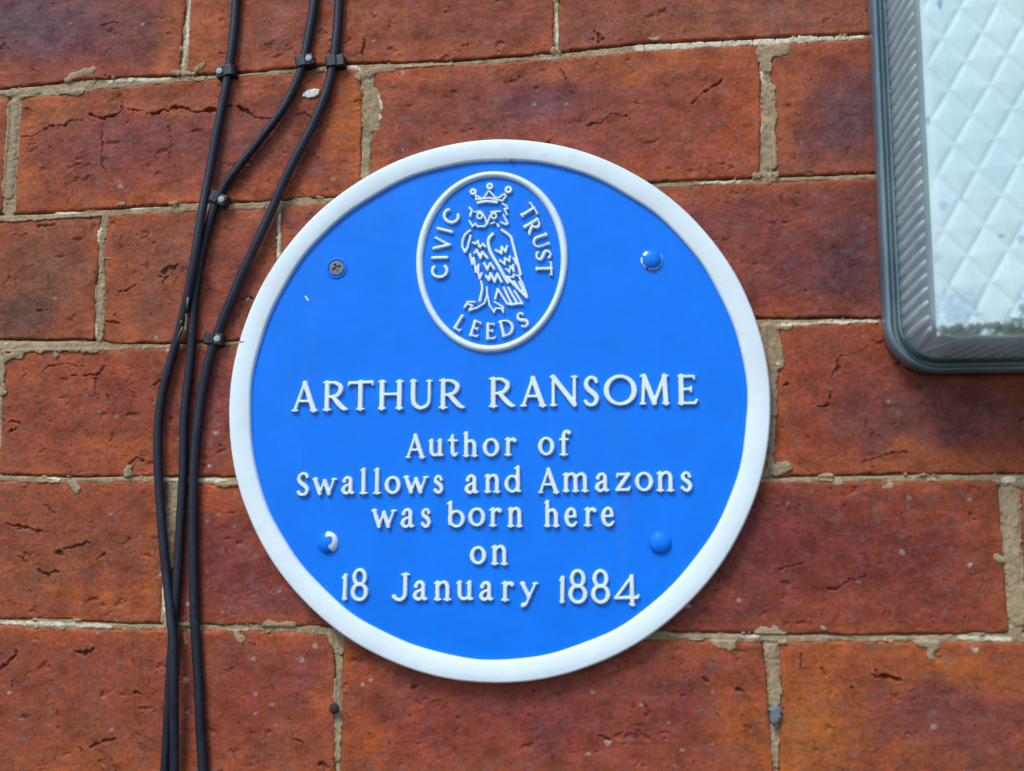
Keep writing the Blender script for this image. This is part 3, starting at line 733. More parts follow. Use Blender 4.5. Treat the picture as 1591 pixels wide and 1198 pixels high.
# best circle through the rim's outer edge
pts = WP([(357, 640), (1197, 640), (775, 220), (775, 1060), (470, 353), (1080, 345), (480, 938), (1080, 930)], HF)
A_ = np.c_[2 * pts, np.ones(len(pts))]; sol = np.linalg.lstsq(A_, (pts ** 2).sum(1), rcond=None)[0]
PC = sol[:2]; PR = math.sqrt(sol[2] + PC @ PC)
print('plaque centre', PC, 'radius', PR, 'spread', np.hypot(*(pts - PC).T))
plaque = thing('blue_plaque', 'round blue wall plaque with raised white rim, owl emblem and raised white lettering', 'plaque', (PC[0] * MM, 0, PC[1] * MM))
PC3 = np.array([PC[0], 0, PC[1]])


def ppart(name, V, Q, mats, mat_idx=None, smooth=True):
    """a part of the plaque, its origin at its own middle"""
    V = np.asarray(V, dtype=float)
    c = (V.max(0) + V.min(0)) / 2
    return obj(name, mesh_np(name, local(V, c), Q, smooth=smooth, mat_idx=mat_idx), mats, plaque, tuple((c - PC3) * MM))


wob = lambda an, r: 0.18 * np.sin(an * 3 + 1) + 0.12 * np.sin(an * 7 + r) + 0.10 * np.sin(an * 13)
rim_w = 12.6
V, Q = lathe([(0.01, HF), (40, HF), (80, HF), (110, HF), (PR - rim_w + 1.5, HF), (PR - 3, HF - .6), (PR - 3, 1.2), (0.01, 1.2)], 180, *PC)
ppart('plate', V, Q, M_BLUE)
iw = lambda an, r: (0.22 * np.sin(an * 5 + 2) + 0.22 * np.sin(an * 11) + 0.15 * np.sin(an * 23 + 1)) * (r < PR - 6) + 0.10 * np.sin(an * 4 + 1) + 0.07 * np.sin(an * 17)
V, Q = lathe([(PR - rim_w, HF - .4), (PR - rim_w + .15, HF + 1.0), (PR - rim_w + .6, HF + 1.9), (PR - rim_w + 1.5, HF + 2.35), (PR - 4, HF + 2.45), (PR - 3.9, HF + 2.45), (PR - 1.2, HF + 2.35), (PR - 1.1, HF + 2.33), (PR - .35, HF + 1.9), (PR - .02, HF + 1.0),
              (PR, HF - 2), (PR - .2, HF - 6), (PR - 1, 0.3), (PR - 4, 0.3)], 360, *PC, wob=iw)
ppart('rim', V, Q, M_WHITE)

# emblem ring
EC = W(763.5, 405.5, HF); ew = (W(881, 405, HF)[0] - W(646, 405, HF)[0]) / 2 - 1.9; eh = (W(763, 265, HF)[1] - W(763, 546, HF)[1]) / 2 - 1.9
n = 200; an = np.linspace(0, 2 * np.pi, n, endpoint=False)
cc = np.stack([EC[0] + ew * np.cos(an) * (1 + 0.012 * np.sin(an)), EC[1] + eh * np.sin(an)], 1)
nn = np.stack([eh * np.cos(an), ew * np.sin(an)], 1); nn /= np.linalg.norm(nn, axis=1)[:, None]
prof = [(-2.1, -.3), (-1.9, 0.9), (-1.4, 1.7), (-.6, 2.2), (.4, 2.2), (1.3, 1.75), (1.85, .9), (2.1, -.3)]
V = np.vstack([np.c_[cc[:, 0] + nn[:, 0] * a * (1 + .08 * np.sin(an * 3)), np.full(n, -(HF + h)), cc[:, 1] + nn[:, 1] * a * (1 + .08 * np.sin(an * 3))] for a, h in prof])
k = np.arange(n); k2 = (k + 1) % n
Q = np.vstack([np.stack([(i + 1) * n + k, (i + 1) * n + k2, i * n + k2, i * n + k], 1) for i in range(len(prof) - 1)])
ppart('emblem_ring', V, Q, M_WHITE)

# ---- lettering. Every glyph is drawn as strokes in a unit box: (points, weight or weights, smooth)
def arc(cx, cy, rx, ry, a0, a1, n=14):
    t = np.radians(np.linspace(a0, a1, n)); return np.stack([cx + rx * np.cos(t), cy + ry * np.sin(t)], 1)


def sf(x, y, h=.12): return ([(x - h, y), (x + h, y)], .5, 0)


def flag(x, y, d=.17, s=.05): return ([(x - d, y - s), (x, y)], [.45, .8], 0)


def oval(w1=1.0, w0=.7, y0=0.0, y1=1.0, x0=0.0, x1=1.0):
    P = arc((x0 + x1) / 2, (y0 + y1) / 2, (x1 - x0) / 2, (y1 - y0) / 2, 0, 360, 29)
    t = np.radians(np.linspace(0, 360, 29))
    return (P, list(w0 + (w1 - w0) * np.cos(t) ** 2), 0)


GL = {
    'A': [([(.07, 0), (.48, 1)], .68, 0), ([(.48, 1), (.9, 0)], 1.05, 0), ([(.24, .34), (.74, .34)], .62, 0), sf(.07, 0, .1), sf(.9, 0, .12)],
    'R': [([(.14, 0), (.14, 1)], 1.0, 0), sf(.14, 0, .14), ([(.0, 1), (.14, 1)], .5, 0), ([(.14, .98), (.46, .99), (.7, .86), (.72, .70), (.58, .53), (.34, .47), (.14, .47)], [.6, .7, .95, 1, .85, .65, .6], 1), ([(.4, .47), (.66, .2), (.86, .04), (1, .01)], [.9, 1.05, .9, .55], 1)],
    'T': [([(.5, 0), (.5, 1)], 1.0, 0), sf(.5, 0, .13), ([(.04, .97), (.97, 1)], .72, 0), ([(.06, .97), (.0, .88)], .5, 0), ([(.97, 1), (.99, .9)], .5, 0)],
    'H': [([(.13, 0), (.13, 1)], 1, 0), ([(.87, 0), (.87, 1)], 1, 0), ([(.13, .53), (.87, .53)], .62, 0), sf(.13, 0), sf(.87, 0), sf(.13, 1), sf(.87, 1)],
    'U': [([(.13, 1), (.13, .38), (.2, .14), (.48, 0), (.8, .12), (.88, .38), (.88, 1)], [1, 1, .95, .8, .75, .68, .68], 1), sf(.13, 1), sf(.88, 1, .1)],
    'N': [([(.1, 0), (.1, 1)], .7, 0), ([(.1, 1), (.92, .02)], 1.05, 0), ([(.92, 0), (.92, 1)], .7, 0), sf(.1, 0, .1), sf(.92, 1, .1), ([(.0, 1), (.1, 1)], .5, 0)],
    'S': [([(.88, .84), (.74, .96), (.48, 1), (.2, .9), (.12, .72), (.3, .56), (.66, .42), (.9, .26), (.78, .06), (.46, 0), (.18, .05), (.06, .14)], [.8, .75, .75, .85, 1, 1.05, 1.1, 1, .85, .75, .8, .75], 1), ([(.88, .84), (.88, .95)], .5, 0)],
    'O': [oval(1.1, .75)],
    'M': [([(.1, 0), (.15, 1)], .7, 0), ([(.15, 1), (.5, .02)], 1.05, 0), ([(.5, .02), (.86, 1)], .7, 0), ([(.86, 1), (.91, 0)], 1.0, 0), sf(.1, 0, .08), sf(.91, 0, .09), ([(.04, 1), (.15, 1)], .5, 0), ([(.86, 1), (.97, 1)], .5, 0)],
    'E': [([(.15, 0), (.15, 1)], 1, 0), ([(.15, .99), (.82, .99), (.86, .89)], [.65, .65, .5], 0), ([(.15, .52), (.66, .52)], .62, 0), ([(.68, .6), (.68, .44)], .5, 0), ([(0.04, .01), (.88, .01), (.98, .13)], [.6, .65, .5], 0), ([(.02, 1), (.15, 1)], .5, 0)],
    'C': [(arc(.56, .5, .52, .5, 48, 312, 20), 1, 0)],
    'I': [([(.5, 0), (.5, 1)], 1, 0), sf(.5, 0, .5), sf(.5, 1, .5)],
    'V': [([(.05, 1), (.5, 0)], 1, 0), ([(.5, 0), (.95, 1)], .8, 0)],
    'D': [([(.12, 0), (.12, 1)], 1, 0), ([(.0, 1), (.4, 1), (.75, .88), (.96, .6), (.92, .3), (.7, .08), (.38, 0), (.0, 0)], [.6, .7, .8, 1, 1, .8, .7, .6], 1)],
    'L': [([(.15, 0), (.15, 1)], 1, 0), ([(0, 0), (.95, 0), (1, .12)], [.6, .7, .5], 0), sf(.15, 1, .14)],
    'J': [([(.74, 1), (.74, .3), (.68, .12), (.48, .01), (.24, .02), (.06, .13)], [1, 1, 1, .85, .8, 1], 1), sf(.74, 1, .2)],
    'u': [([(.2, .97), (.2, .32), (.3, .08), (.52, .03), (.74, .16)], [1, 1, .85, .75, .65], 1), ([(.78, .97), (.78, .06), (.95, .04)], [1, 1, .6], 0), flag(.2, .97), flag(.78, .97)],
    't': [([(.46, 1), (.46, .25), (.56, .05), (.76, .02), (.95, .12)], [.65, 1, .9, .75, .5], 1), ([(.05, .74), (.9, .74)], .6, 0), ([(.1, .74), (.44, .96)], .45, 0)],
    'h': [([(.2, 0), (.2, 1)], 1, 0), ([(.22, .48), (.38, .63), (.6, .65), (.76, .5), (.78, .3), (.78, 0)], [.55, .7, .85, 1, 1, 1], 1), sf(.2, 0, .17), sf(.78, 0, .17), flag(.2, 1, .17, .04)],
    'o': [oval(1.05, .72)],
    'r': [([(.32, 0), (.32, .95)], 1, 0), sf(.32, 0, .26), flag(.32, .97, .26), ([(.34, .62), (.5, .86), (.72, .95), (.9, .88)], [.55, .7, .85, 1.1], 1)],
    'f': [([(.38, 0), (.38, .72), (.46, .92), (.66, 1), (.88, .93)], [1, 1, .9, .75, 1.05], 1), ([(.04, .64), (.76, .64)], .6, 0), sf(.38, 0, .32)],
    'w': [([(.08, .97), (.3, .02)], 1, 0), ([(.3, .02), (.5, .86)], .65, 0), ([(.5, .86), (.7, .02)], 1, 0), ([(.7, .02), (.92, .97)], .65, 0), sf(.08, .97, .09), sf(.92, .97, .09)],
    'a': [([(.14, .76), (.26, .94), (.5, .99), (.7, .86), (.72, .62), (.72, .2), (.8, .04), (.98, .05)], [1, .8, .8, .95, 1, 1, .9, .55], 1), ([(.72, .6), (.46, .52), (.18, .4), (.06, .2), (.22, .03), (.46, .02), (.7, .2)], [.55, .65, .85, 1, .85, .75, .6], 1)],
    'l': [([(.5, 0), (.5, 1)], 1, 0), sf(.5, 0, .46), flag(.5, 1, .42, .04)],
    's': [([(.85, .8), (.7, .95), (.44, .99), (.18, .86), (.2, .68), (.46, .56), (.76, .44), (.9, .24), (.74, .05), (.42, .01), (.1, .16)], [.85, .7, .72, .85, 1, 1.05, 1.05, .95, .8, .75, .9], 1)],
    'n': [([(.2, 0), (.2, .95)], 1, 0), ([(.22, .7), (.4, .93), (.6, .98), (.76, .8), (.78, .5), (.78, 0)], [.55, .7, .85, 1, 1, 1], 1), sf(.2, 0, .17), sf(.78, 0, .17), flag(.2, .97)],
    'd': [oval(1.0, .7, 0, .64, 0, .82), ([(.8, 1), (.8, .05), (.97, .02)], [1, 1, .55], 0), flag(.8, 1, .22, .05)],
    'b': [oval(1.0, .7, 0, .64, .18, 1), ([(.2, 1), (.2, .12)], 1, 0), flag(.2, 1, .2, .05)],
    'm': [([(.13, 0), (.13, .95)], 1, 0), ([(.14, .7), (.24, .92), (.38, .97), (.48, .8), (.5, .5), (.5, 0)], [.55, .7, .85, 1, 1, 1], 1), ([(.51, .7), (.62, .92), (.76, .97), (.86, .8), (.87, .5), (.87, 0)], [.55, .7, .85, 1, 1, 1], 1),
          sf(.13, 0, .1), sf(.5, 0, .1), sf(.87, 0, .11), flag(.13, .97, .12)],
    'z': [([(.1, .95), (.88, .95)], .75, 0), ([(.88, .95), (.08, .04)], 1.0, 0), ([(.08, .04), (.88, .04), (.98, .2)], [.75, .75, .5], 0), ([(.1, .95), (.06, .78)], .5, 0)],
    'e': [([(.1, .52), (.84, .55)], .6, 0), ([(.86, .56), (.76, .86), (.48, .99), (.18, .84), (.05, .5), (.18, .14), (.5, .0), (.78, .06), (.95, .2)], [.85, .85, .75, .9, 1.05, .95, .8, .75, .6], 1)],
    'y': [([(.1, .98), (.5, .4)], 1, 0), ([(.9, .98), (.5, .36), (.34, .1), (.14, .03)], [.65, .65, .75, 1.1], 1), sf(.12, .98, .12), sf(.88, .98, .12)],
    '1': [([(.5, 0), (.6, 1)], 1, 0), ([(.1, .9), (.6, 1)], .6, 0), sf(.5, 0, .4)],
    '8': [oval(1, .78, .5, 1, .1, .9), oval(1.05, .8, 0, .52, 0, 1)],
    '4': [([(.72, 1), (.03, .22)], .7, 0), ([(.03, .22), (.96, .25), (1, .33)], [.75, .8, .5], 0), ([(.72, 1), (.73, .0)], 1, 0), ([(.64, .0), (.82, -.03)], .5, 0)],
}


def glyph_strokes(ch, mp, r):
    out = []
    for P, w, smt in GL[ch]:
        P = np.array(P, dtype=float)
        w = np.broadcast_to(np.array(w, dtype=float), (len(P),)).copy()
        if smt:
            Pw = catmull(np.c_[P, w], 5); P, w = Pw[:, :2], Pw[:, 2]
        out.append((np.array([mp(*p) for p in P]), w * r))
    return out


def relief_part(name, strokes, H=2.0, step=0.27, r_round=.62, mat=M_WHITE, label=None, parent_fn=ppart):
    allp = np.vstack([s[0] for s in strokes]); rm = max(s[1].max() for s in strokes) + 0.7
    bb = (allp[:, 0].min() - rm, allp[:, 1].min() - rm, allp[:, 0].max() + rm, allp[:, 1].max() + rm)

    def dist(X, Z):
        d = None
        for P, rad in strokes:
            q = poly_dist(X, Z, P, rad)
            if d is None: d = q
            else:
                kk = 0.35
                h = np.clip(0.5 + 0.5 * (q - d) / kk, 0, 1)
                d = q * (1 - h) + d * h - kk * h * (1 - h)
        return d + 0.05 * np.sin(X * 1.7) * np.sin(Z * 2.1)
    V, Q = relief(dist, bb, step, H, r_round, HF)
    o = parent_fn(name, V, Q, mat)
    if label: o['label'] = label
    return o


def place_letter(ch, x0, x1, y0, y1, r):
    hl = HF + 1.5
    bl = W((x0 + x1) / 2, y1, hl)[1] + r * .5; tp = W((x0 + x1) / 2, y0, hl)[1] - r * .6
    a = W(x0, (y0 + y1) / 2, hl)[0] + r * .55; b = W(x1, (y0 + y1) / 2, hl)[0] - r * .55
    if ch in 'OoeCs8aS': a += r * .4; b -= r * .4; tp -= .2
    mp = lambda u, v: (a + (b - a) * u, bl + (tp - bl) * v)
    relief_part('letter', glyph_strokes(ch, mp, r))


TEXT = [
    (1.36, [('A', 454, 493.5, 593, 640), ('R', 501, 541, 592, 638.6), ('T', 539, 581, 591.5, 637.6), ('H', 586.5, 627.5, 591, 636.6), ('U', 635.5, 673, 590, 636.3), ('R', 681, 723, 589, 635.4),
            ('R', 759, 801, 586.5, 633.3), ('A', 808.5, 849, 585.5, 632.4), ('N', 853.5, 898, 583.5, 631.8), ('S', 904.5, 933, 583.5, 631.5), ('O', 938.3, 989.5, 582, 630), ('M', 992, 1041, 582, 629.3), ('E', 1052, 1085.5, 582, 629)]),
    (1.14, [('A', 630.5, 660.5, 675, 712.3), ('u', 664, 690.5, 682, 710), ('t', 694.5, 713, 674.5, 710), ('h', 718, 744, 671, 710), ('o', 750, 776, 680.5, 709.5), ('r', 782, 803, 679.5, 708.5), ('o', 836, 861.5, 678.5, 708), ('f', 867.5, 888, 668, 708.3),
            ('S', 459.3, 482, 733.5, 770.8), ('w', 484.5, 523.5, 742, 769.5), ('a', 529, 552.5, 739.5, 768.5), ('l', 557.5, 572, 728, 768), ('l', 578.5, 593, 728, 768), ('o', 597.5, 622.5, 739.5, 767.8), ('w', 626, 666, 739, 766.8), ('s', 671.5, 690.5, 737.5, 767.5),
            ('a', 720.5, 745.5, 737, 767.5), ('n', 751, 779.5, 736.5, 766), ('d', 785, 811, 724.5, 765.8), ('A', 836, 869, 728, 766.8), ('m', 872.5, 916, 734, 764.8), ('a', 923, 949, 734, 764.8), ('z', 955.5, 981, 734, 764), ('o', 986.5, 1015, 733, 763.5), ('n', 1018.5, 1050, 732, 764), ('s', 1055.5, 1077.5, 732, 764.5),
            ('w', 576.5, 616, 791, 820.5), ('a', 621, 646, 789.5, 820.5), ('s', 652, 671, 789, 820.5), ('b', 693, 721, 779.5, 820), ('o', 727.5, 754, 788.5, 818), ('r', 758, 780, 788.5, 818.5), ('n', 787, 814, 788, 819.3), ('h', 844, 871, 778, 819), ('e', 876, 899.5, 788, 819), ('r', 905.5, 927.5, 788, 818.3), ('e', 933, 957, 787, 818.3),
            ('o', 730, 755.5, 848.5, 877.2), ('n', 761.5, 791, 847, 878),
            ('1', 530, 541, 892.5, 932.3), ('8', 545, 572, 883, 934), ('J', 608.5, 638, 891, 934.3), ('a', 640, 666, 902, 933.5), ('n', 672.5, 703, 902.5, 933.5), ('u', 707, 737, 902.5, 933.5), ('a', 743, 768.5, 903, 933.8), ('r', 777, 799, 903, 934.3), ('y', 807, 836.5, 904, 943.8),
            ('1', 868, 879, 896, 937), ('8', 883, 912.5, 884.5, 938), ('8', 918.3, 948, 884.5, 938), ('4', 953.5, 994, 894, 941)])]
for r, row in TEXT:
    r *= 1.07
    for ch, x0, x1, y0, y1 in row:
        place_letter(ch, x0, x1, y0, y1, r)

Z0 = lambda x, y: (620 + x / 3.743, 240 + y / 3.743)
for ch, x, y, rot, w, h in [('C', 236, 681, 92, 22.5, 26.5), ('I', 236, 600, 90, 3, 26), ('V', 250, 520, 81, 22, 27), ('I', 266, 440, 74, 3, 26), ('C', 301, 361, 60, 22.5, 26.5),
                            ('T', 750, 332, -59, 25, 25), ('R', 780, 419, -60, 21, 26), ('U', 824, 504, -73, 23, 25), ('S', 840, 585, -81, 17, 25), ('T', 844, 664, -90, 24, 26),
                            ('L', 358, 981, -32, 14, 25), ('E', 446, 1014, -17, 16, 26), ('E', 534, 1028, -1, 17, 26), ('D', 626, 1007, 14, 22, 26), ('S', 718, 962, 30, 15, 25)]:
    c = W(*Z0(x, y), HF + 1.5); k = 0.3605; ca, sa = math.cos(R(rot)), math.sin(R(rot))
    r = 0.97
    ww, hh = (w * k - r * 1.0), (h * k - r * 1.0)

    def mp(u, v, c=c, ca=ca, sa=sa, ww=ww, hh=hh):
        dx, dz = (u - .5) * ww, (v - .5) * hh
        return (c[0] + dx * ca - dz * sa, c[1] + dx * sa + dz * ca)
    relief_part('letter', glyph_strokes(ch, mp, r), H=1.9, step=0.24, r_round=.75)

# ---- the crowned owl
ZS = 11.364


def zs(ox, oy, P, r, closed=False, k=0):
    Q = WP([(ox + x / ZS, oy + y / ZS) for x, y in P], HF + 1.3)
    if k: Q = catmull(Q, 4)
    return (Q, np.full(len(Q), max(r / ZS * 0.3605 * 1.18, .56)))


def zring(ox, oy, cx, cy, rr, r):
    return zs(ox, oy, [(cx + rr * math.cos(t), cy + rr * math.sin(t)) for t in np.linspace(0, 2 * math.pi, 17)], r)


a, b = 700, 270
crown = [zring(a, b, 400, 320, 40, 23), zring(a, b, 692, 222, 41, 22), zring(a, b, 1022, 282, 45, 23),
         zs(a, b, [(455, 385), (560, 445), (600, 405), (665, 315), (700, 320), (790, 420), (850, 425), (950, 355), (980, 400), (915, 480), (800, 455), (680, 425), (560, 445), (450, 455), (450, 385)], 17),
         zs(a, b, [(480, 515), (640, 488), (815, 505)], 23, k=1)]
relief_part('crown', crown, H=1.7, step=.2, r_round=.6)
face = [zs(a, b, [(335, 600), (385, 660)], 21), zs(a, b, [(362, 690), (350, 745)], 22), zs(a, b, [(335, 835), (355, 875), (390, 935), (435, 880), (480, 935), (600, 932), (645, 885)], 18),
        zs(a, b, [(920, 530), (1000, 580), (1005, 620), (950, 620), (1000, 720)], 17), zs(a, b, [(935, 730), (1010, 880), (985, 900), (890, 860)], 18),
        zs(a, b, [(720, 885), (775, 860)], 17), zs(a, b, [(830, 895), (850, 935)], 20),
        zs(a, b, [(430, 680), (530, 670), (600, 760), (640, 880)], 17, k=1), zring(a, b, 515, 745, 46, 18), zs(a, b, [(870, 665), (720, 680)], 19), zring(a, b, 765, 745, 46, 18), zs(a, b, [(700, 740), (650, 885)], 17)]
a, b = 700, 350
body = [zs(a, b, [(345, 95), (260, 160), (212, 260), (205, 380), (255, 475), (300, 400), (355, 185)], 20),
        zs(a, b, [(400, 310), (440, 330), (485, 275), (500, 370), (525, 390), (570, 330), (610, 380)], 20), zs(a, b, [(430, 490), (460, 440), (530, 580), (560, 475), (650, 580)], 23),
        zs(a, b, [(590, 670), (650, 785), (700, 670), (770, 770)], 22), zs(a, b, [(625, 900), (680, 970), (705, 850), (780, 1000), (825, 860), (900, 1000)], 23),
        zs(a, b, [(345, 515), (385, 690), (410, 580), (450, 830), (495, 700), (490, 850), (515, 945), (550, 850)], 20),
        zs(a, b, [(745, 155), (668, 260), (700, 460), (860, 740), (1010, 1010)], 27, k=1),
        zs(a, b, [(905, 85), (1050, 190), (1090, 290), (1160, 560), (1240, 870)], 24, k=1), zs(a, b, [(1110, 580), (1170, 700)], 18),
        zs(a, b, [(800, 440), (900, 500), (900, 380), (970, 470), (1000, 370)], 21), zs(a, b, [(870, 620), (960, 690), (960, 580), (1040, 640), (1050, 550)], 19),
        zs(a, b, [(980, 770), (1040, 830), (1060, 720), (1120, 820), (1110, 700)], 17), zs(a, b, [(1010, 910), (1120, 920), (1110, 870), (1200, 900), (1240, 870)], 15)]
a, b = 700, 420
body += [zs(a, b, [(1000, 120), (1060, 190), (1345, 480)], 24), zs(a, b, [(1220, 130), (1290, 280), (1350, 460)], 19), zs(a, b, [(1210, 210), (1285, 370)], 15), zs(a, b, [(1120, 190), (1200, 310)], 17),
         zs(a, b, [(540, 200), (560, 320), (515, 540)], 22, k=1), zs(a, b, [(640, 300), (650, 430), (600, 580), (480, 660), (330, 710), (385, 620), (300, 600), (240, 660), (300, 560), (430, 560)], 17),
         zs(a, b, [(650, 430), (690, 620), (770, 740), (800, 670), (900, 680), (930, 745), (930, 650), (780, 560)], 17), zs(a, b, [(835, 335), (790, 500)], 22), zs(a, b, [(840, 345), (1000, 590)], 20),
         zs(a, b, [(940, 310), (1085, 610), (1000, 590)], 21), zs(a, b, [(1020, 310), (1180, 590), (1085, 605)], 21), zs(a, b, [(1130, 370), (1270, 590), (1180, 590)], 19)]
relief_part('owl_face', face, H=1.7, step=.2, r_round=.6)
relief_part('owl_body', body, H=1.7, step=.2, r_round=.6)

# ---- fixings: one cross head screw, three domed caps
def dome(u, v, rad, white, label):
    c = W(u, v, HF + 1)
    nr, na = 14, 56
    V = []; an = np.linspace(0, 2 * np.pi, na, endpoint=False)
    for i in range(nr + 1):
        t = i / nr
        rr = rad * math.sin(t * math.pi / 2) if t > 0 else 0.01
        hh = HF - .3 + 3.9 * math.cos(t * math.pi / 2) ** .9
        V.append(np.stack([c[0] + rr * np.cos(an), np.full(na, -hh), c[1] + rr * np.sin(an)], 1))
    V = np.vstack(V); Q = []; mi = []
    for i in range(nr):
        for k in range(na):
            k2 = (k + 1) % na
            Q.append((i * na + k, (i + 1) * na + k, (i + 1) * na + k2, i * na + k2))
            mi.append(1 if white((i + .5) / nr, math.degrees(an[k])) else 0)
    o = ppart('screw_cap', V, np.array(Q), [M_BLUE, M_CHIP], mi)
    o['label'] = label
    return o


dome(1025.5, 843, 6.2, lambda t, a: False, 'blue painted screw cap at the lower right of the plaque')
dome(508.5, 843, 6.2, lambda t, a: (t > .36 + .12 * math.sin(R(a) * 2) and (a < 92 or a > 300)) or (t > .84 and 152 < a < 190), 'blue screw cap with a white crescent where the paint is missing')
dome(1012.5, 403, 6.2, lambda t, a: (t > .62 and (a > 185 and a < 300 and not 232 < a < 245 and not 205 < a < 212)) or (t > .68 and (a > 300 or a < 30)) or (.45 < t < .7 and 118 < a < 150) or (.62 < t < .9 and 165 < a < 198), 'blue screw cap with chipped white flecks around its edge')
c = W(523.5, 417, HF)
rs = 4.6
V, Q = lathe([(rs + 1.9, HF - .02), (rs + 1.2, HF + .7), (rs + .7, HF + .8), (rs + .35, HF + .5), (rs + .3, HF - .2)], 48, *c)
o = ppart('screw_socket', V, Q[:, ::-1], M_BLUE)
n = 90
gx, gz = np.meshgrid(np.linspace(-rs, rs, n), np.linspace(-rs, rs, n))
rr = np.hypot(gx, gz)
sc_ = np.where(rr > 0, np.maximum(np.abs(gx), np.abs(gz)) / np.maximum(rr, 1e-6), 1)
gx, gz = gx * sc_, gz * sc_; rr = np.hypot(gx, gz)
a_ = R(24); u_ = gx * math.cos(a_) + gz * math.sin(a_); v_ = -gx * math.sin(a_) + gz * math.cos(a_)
cross = np.minimum(np.maximum(np.abs(u_) - 2.6, np.abs(v_) - .55), np.maximum(np.abs(v_) - 2.4, np.abs(u_) - .55))
hh = HF + .95 + .3 * np.sqrt(np.clip(1 - (rr / (rs + .3)) ** 4, 0, 1)) - 1.15 * np.clip(.6 - cross / .3, 0, 1) - np.where(rr > rs * .95, 1.3, 0)
V = np.stack([c[0] + gx.ravel(), -hh.ravel(), c[1] + gz.ravel()], 1)
ii = np.arange(n * n).reshape(n, n)
Q = np.stack([ii[:-1, :-1].ravel(), ii[:-1, 1:].ravel(), ii[1:, 1:].ravel(), ii[1:, :-1].ravel()], 1)
o = ppart('screw', V, Q, M_STEEL)
o['label'] = 'bare steel cross head screw'
# paint marks on the plaque
M_DARKCHIP = make_simple('dark_chip', (0.03, 0.02, 0.02), 0.8)
for u, v, P, rr_, mt, nm, hb in [(477, 463, [(475, 461), (479, 467)], .5, M_CHIP, 'paint_chip', 0), (375, 533, [(374, 530), (374, 537)], .55, M_DARKCHIP, 'rim_chip', 2.0), (377, 533, [(374, 532), (379, 531)], .35, M_DARKCHIP, 'rim_chip', 2.2),
                                 (795, 248, [(795, 245), (795, 252)], .3, M_RUST, 'rust_spot', 1.9), (829, 294, [(829, 294), (829.5, 294.5)], .5, M_RUST, 'rust_spot', 1.7), (841, 303, [(841, 303), (841, 303.6)], .5, M_DARKCHIP, 'rust_spot', 1.7)]:
    P2 = WP(P, HF + hb)
    st = [(P2, np.full(len(P2), rr_))]
    dd = lambda X, Z, P2=P2, rr_=rr_: poly_dist(X, Z, P2, rr_) + .18 * np.sin(X * 5) * np.sin(Z * 4)
    V, Q = relief(dd, (P2[:, 0].min() - 2, P2[:, 1].min() - 2, P2[:, 0].max() + 2, P2[:, 1].max() + 2), .15, .35, .4, HF + hb)
    ppart(nm, V, Q, mt)

# ------------------------------------------------------------------ cables
def cable(name, pts, label, rad):
    """pts: (u, v, height of the cable's centre above the wall, mm)"""
    pts = [(u, v, h * .86) for u, v, h in pts]
    P = np.array([[*W(u, v, h), h] for u, v, h in pts])
    P = catmull(P, 14)
    P3 = np.stack([P[:, 0], -P[:, 2], P[:, 1]], 1)
    s = np.linspace(0, 40, len(P3))
    P3[:, 0] += .12 * np.sin(s * 1.3 + len(pts)); P3[:, 1] += .1 * np.sin(s * 1.9)
    V, Q = tube(P3, rad, 20)
    c = P3[len(P3) // 2]
    o = obj(name, mesh_np(name, local(V, c), Q), M_CABLE, None, tuple(c * MM))
    tag(o, label, 'cable', 'black cables clipped down the wall')
    return P3


PA = cable('cable', [(378, -150, 3.6), (372, -60, 3.6), (367, 0, 3.6), (362, 55, 3.6), (355, 110, 3.6), (345, 165, 3.8), (333, 225, 4.2), (322, 285, 5.5), (313, 335, 8.2), (306, 375, 9.6), (299, 420, 9.4), (291, 462, 8), (280, 510, 5.5), (267, 555, 4.2), (254, 605, 4), (246, 655, 4), (245, 710, 4), (249, 780, 4), (254, 850, 4),
                     (259, 900, 4.4), (265, 950, 7), (269, 1000, 9.4), (270, 1060, 9.6), (271, 1120, 8), (271, 1198, 6.5), (271, 1300, 6)], 'leftmost black cable at the top, crossing in front of its neighbour beside dry straw', 2.62)
PB = cable('cable', [(498, -150, 3.6), (494, -60, 3.6), (488, 0, 3.6), (480, 50, 3.6), (471, 98, 3.6), (455, 140, 3.8), (432, 180, 4.2), (400, 222, 4.4), (372, 258, 4.2), (350, 288, 3.6), (338, 309, 3.5), (326, 345, 3.4), (315, 385, 3.4), (307, 430, 3.4), (301, 480, 3.4), (298, 530, 3.4), (293, 580, 3.4), (287, 640, 3.4), (285, 700, 3.4),
                     (283, 760, 3.4), (280, 820, 3.4), (277, 880, 3.4), (273, 930, 3.4), (268, 990, 3.4), (264, 1060, 3.4), (260, 1120, 3.4), (256, 1198, 3.4), (250, 1300, 3.4)], 'middle black cable at the top, swinging left and then running behind the leftmost cable', 2.55)
PD = cable('cable', [(534, -150, 3.6), (531, -60, 3.6), (527, 0, 3.6), (523, 50, 3.6), (517, 100, 3.6), (508, 140, 3.8), (490, 185, 4.6), (468, 228, 5), (445, 275, 5), (420, 330, 5), (395, 385, 5), (370, 440, 4.6), (349, 490, 3.9), (334, 528, 3.6), (322, 570, 3.6), (312, 620, 3.6), (306, 670, 3.6), (302, 720, 3.6), (300, 790, 3.6),
                     (300, 860, 3.6), (302, 940, 3.6), (305, 1010, 3.6), (309, 1080, 3.6), (312, 1140, 3.6), (315, 1198, 3.6), (318, 1300, 3.6)], 'rightmost black cable, curving closest to the blue plaque', 2.7)


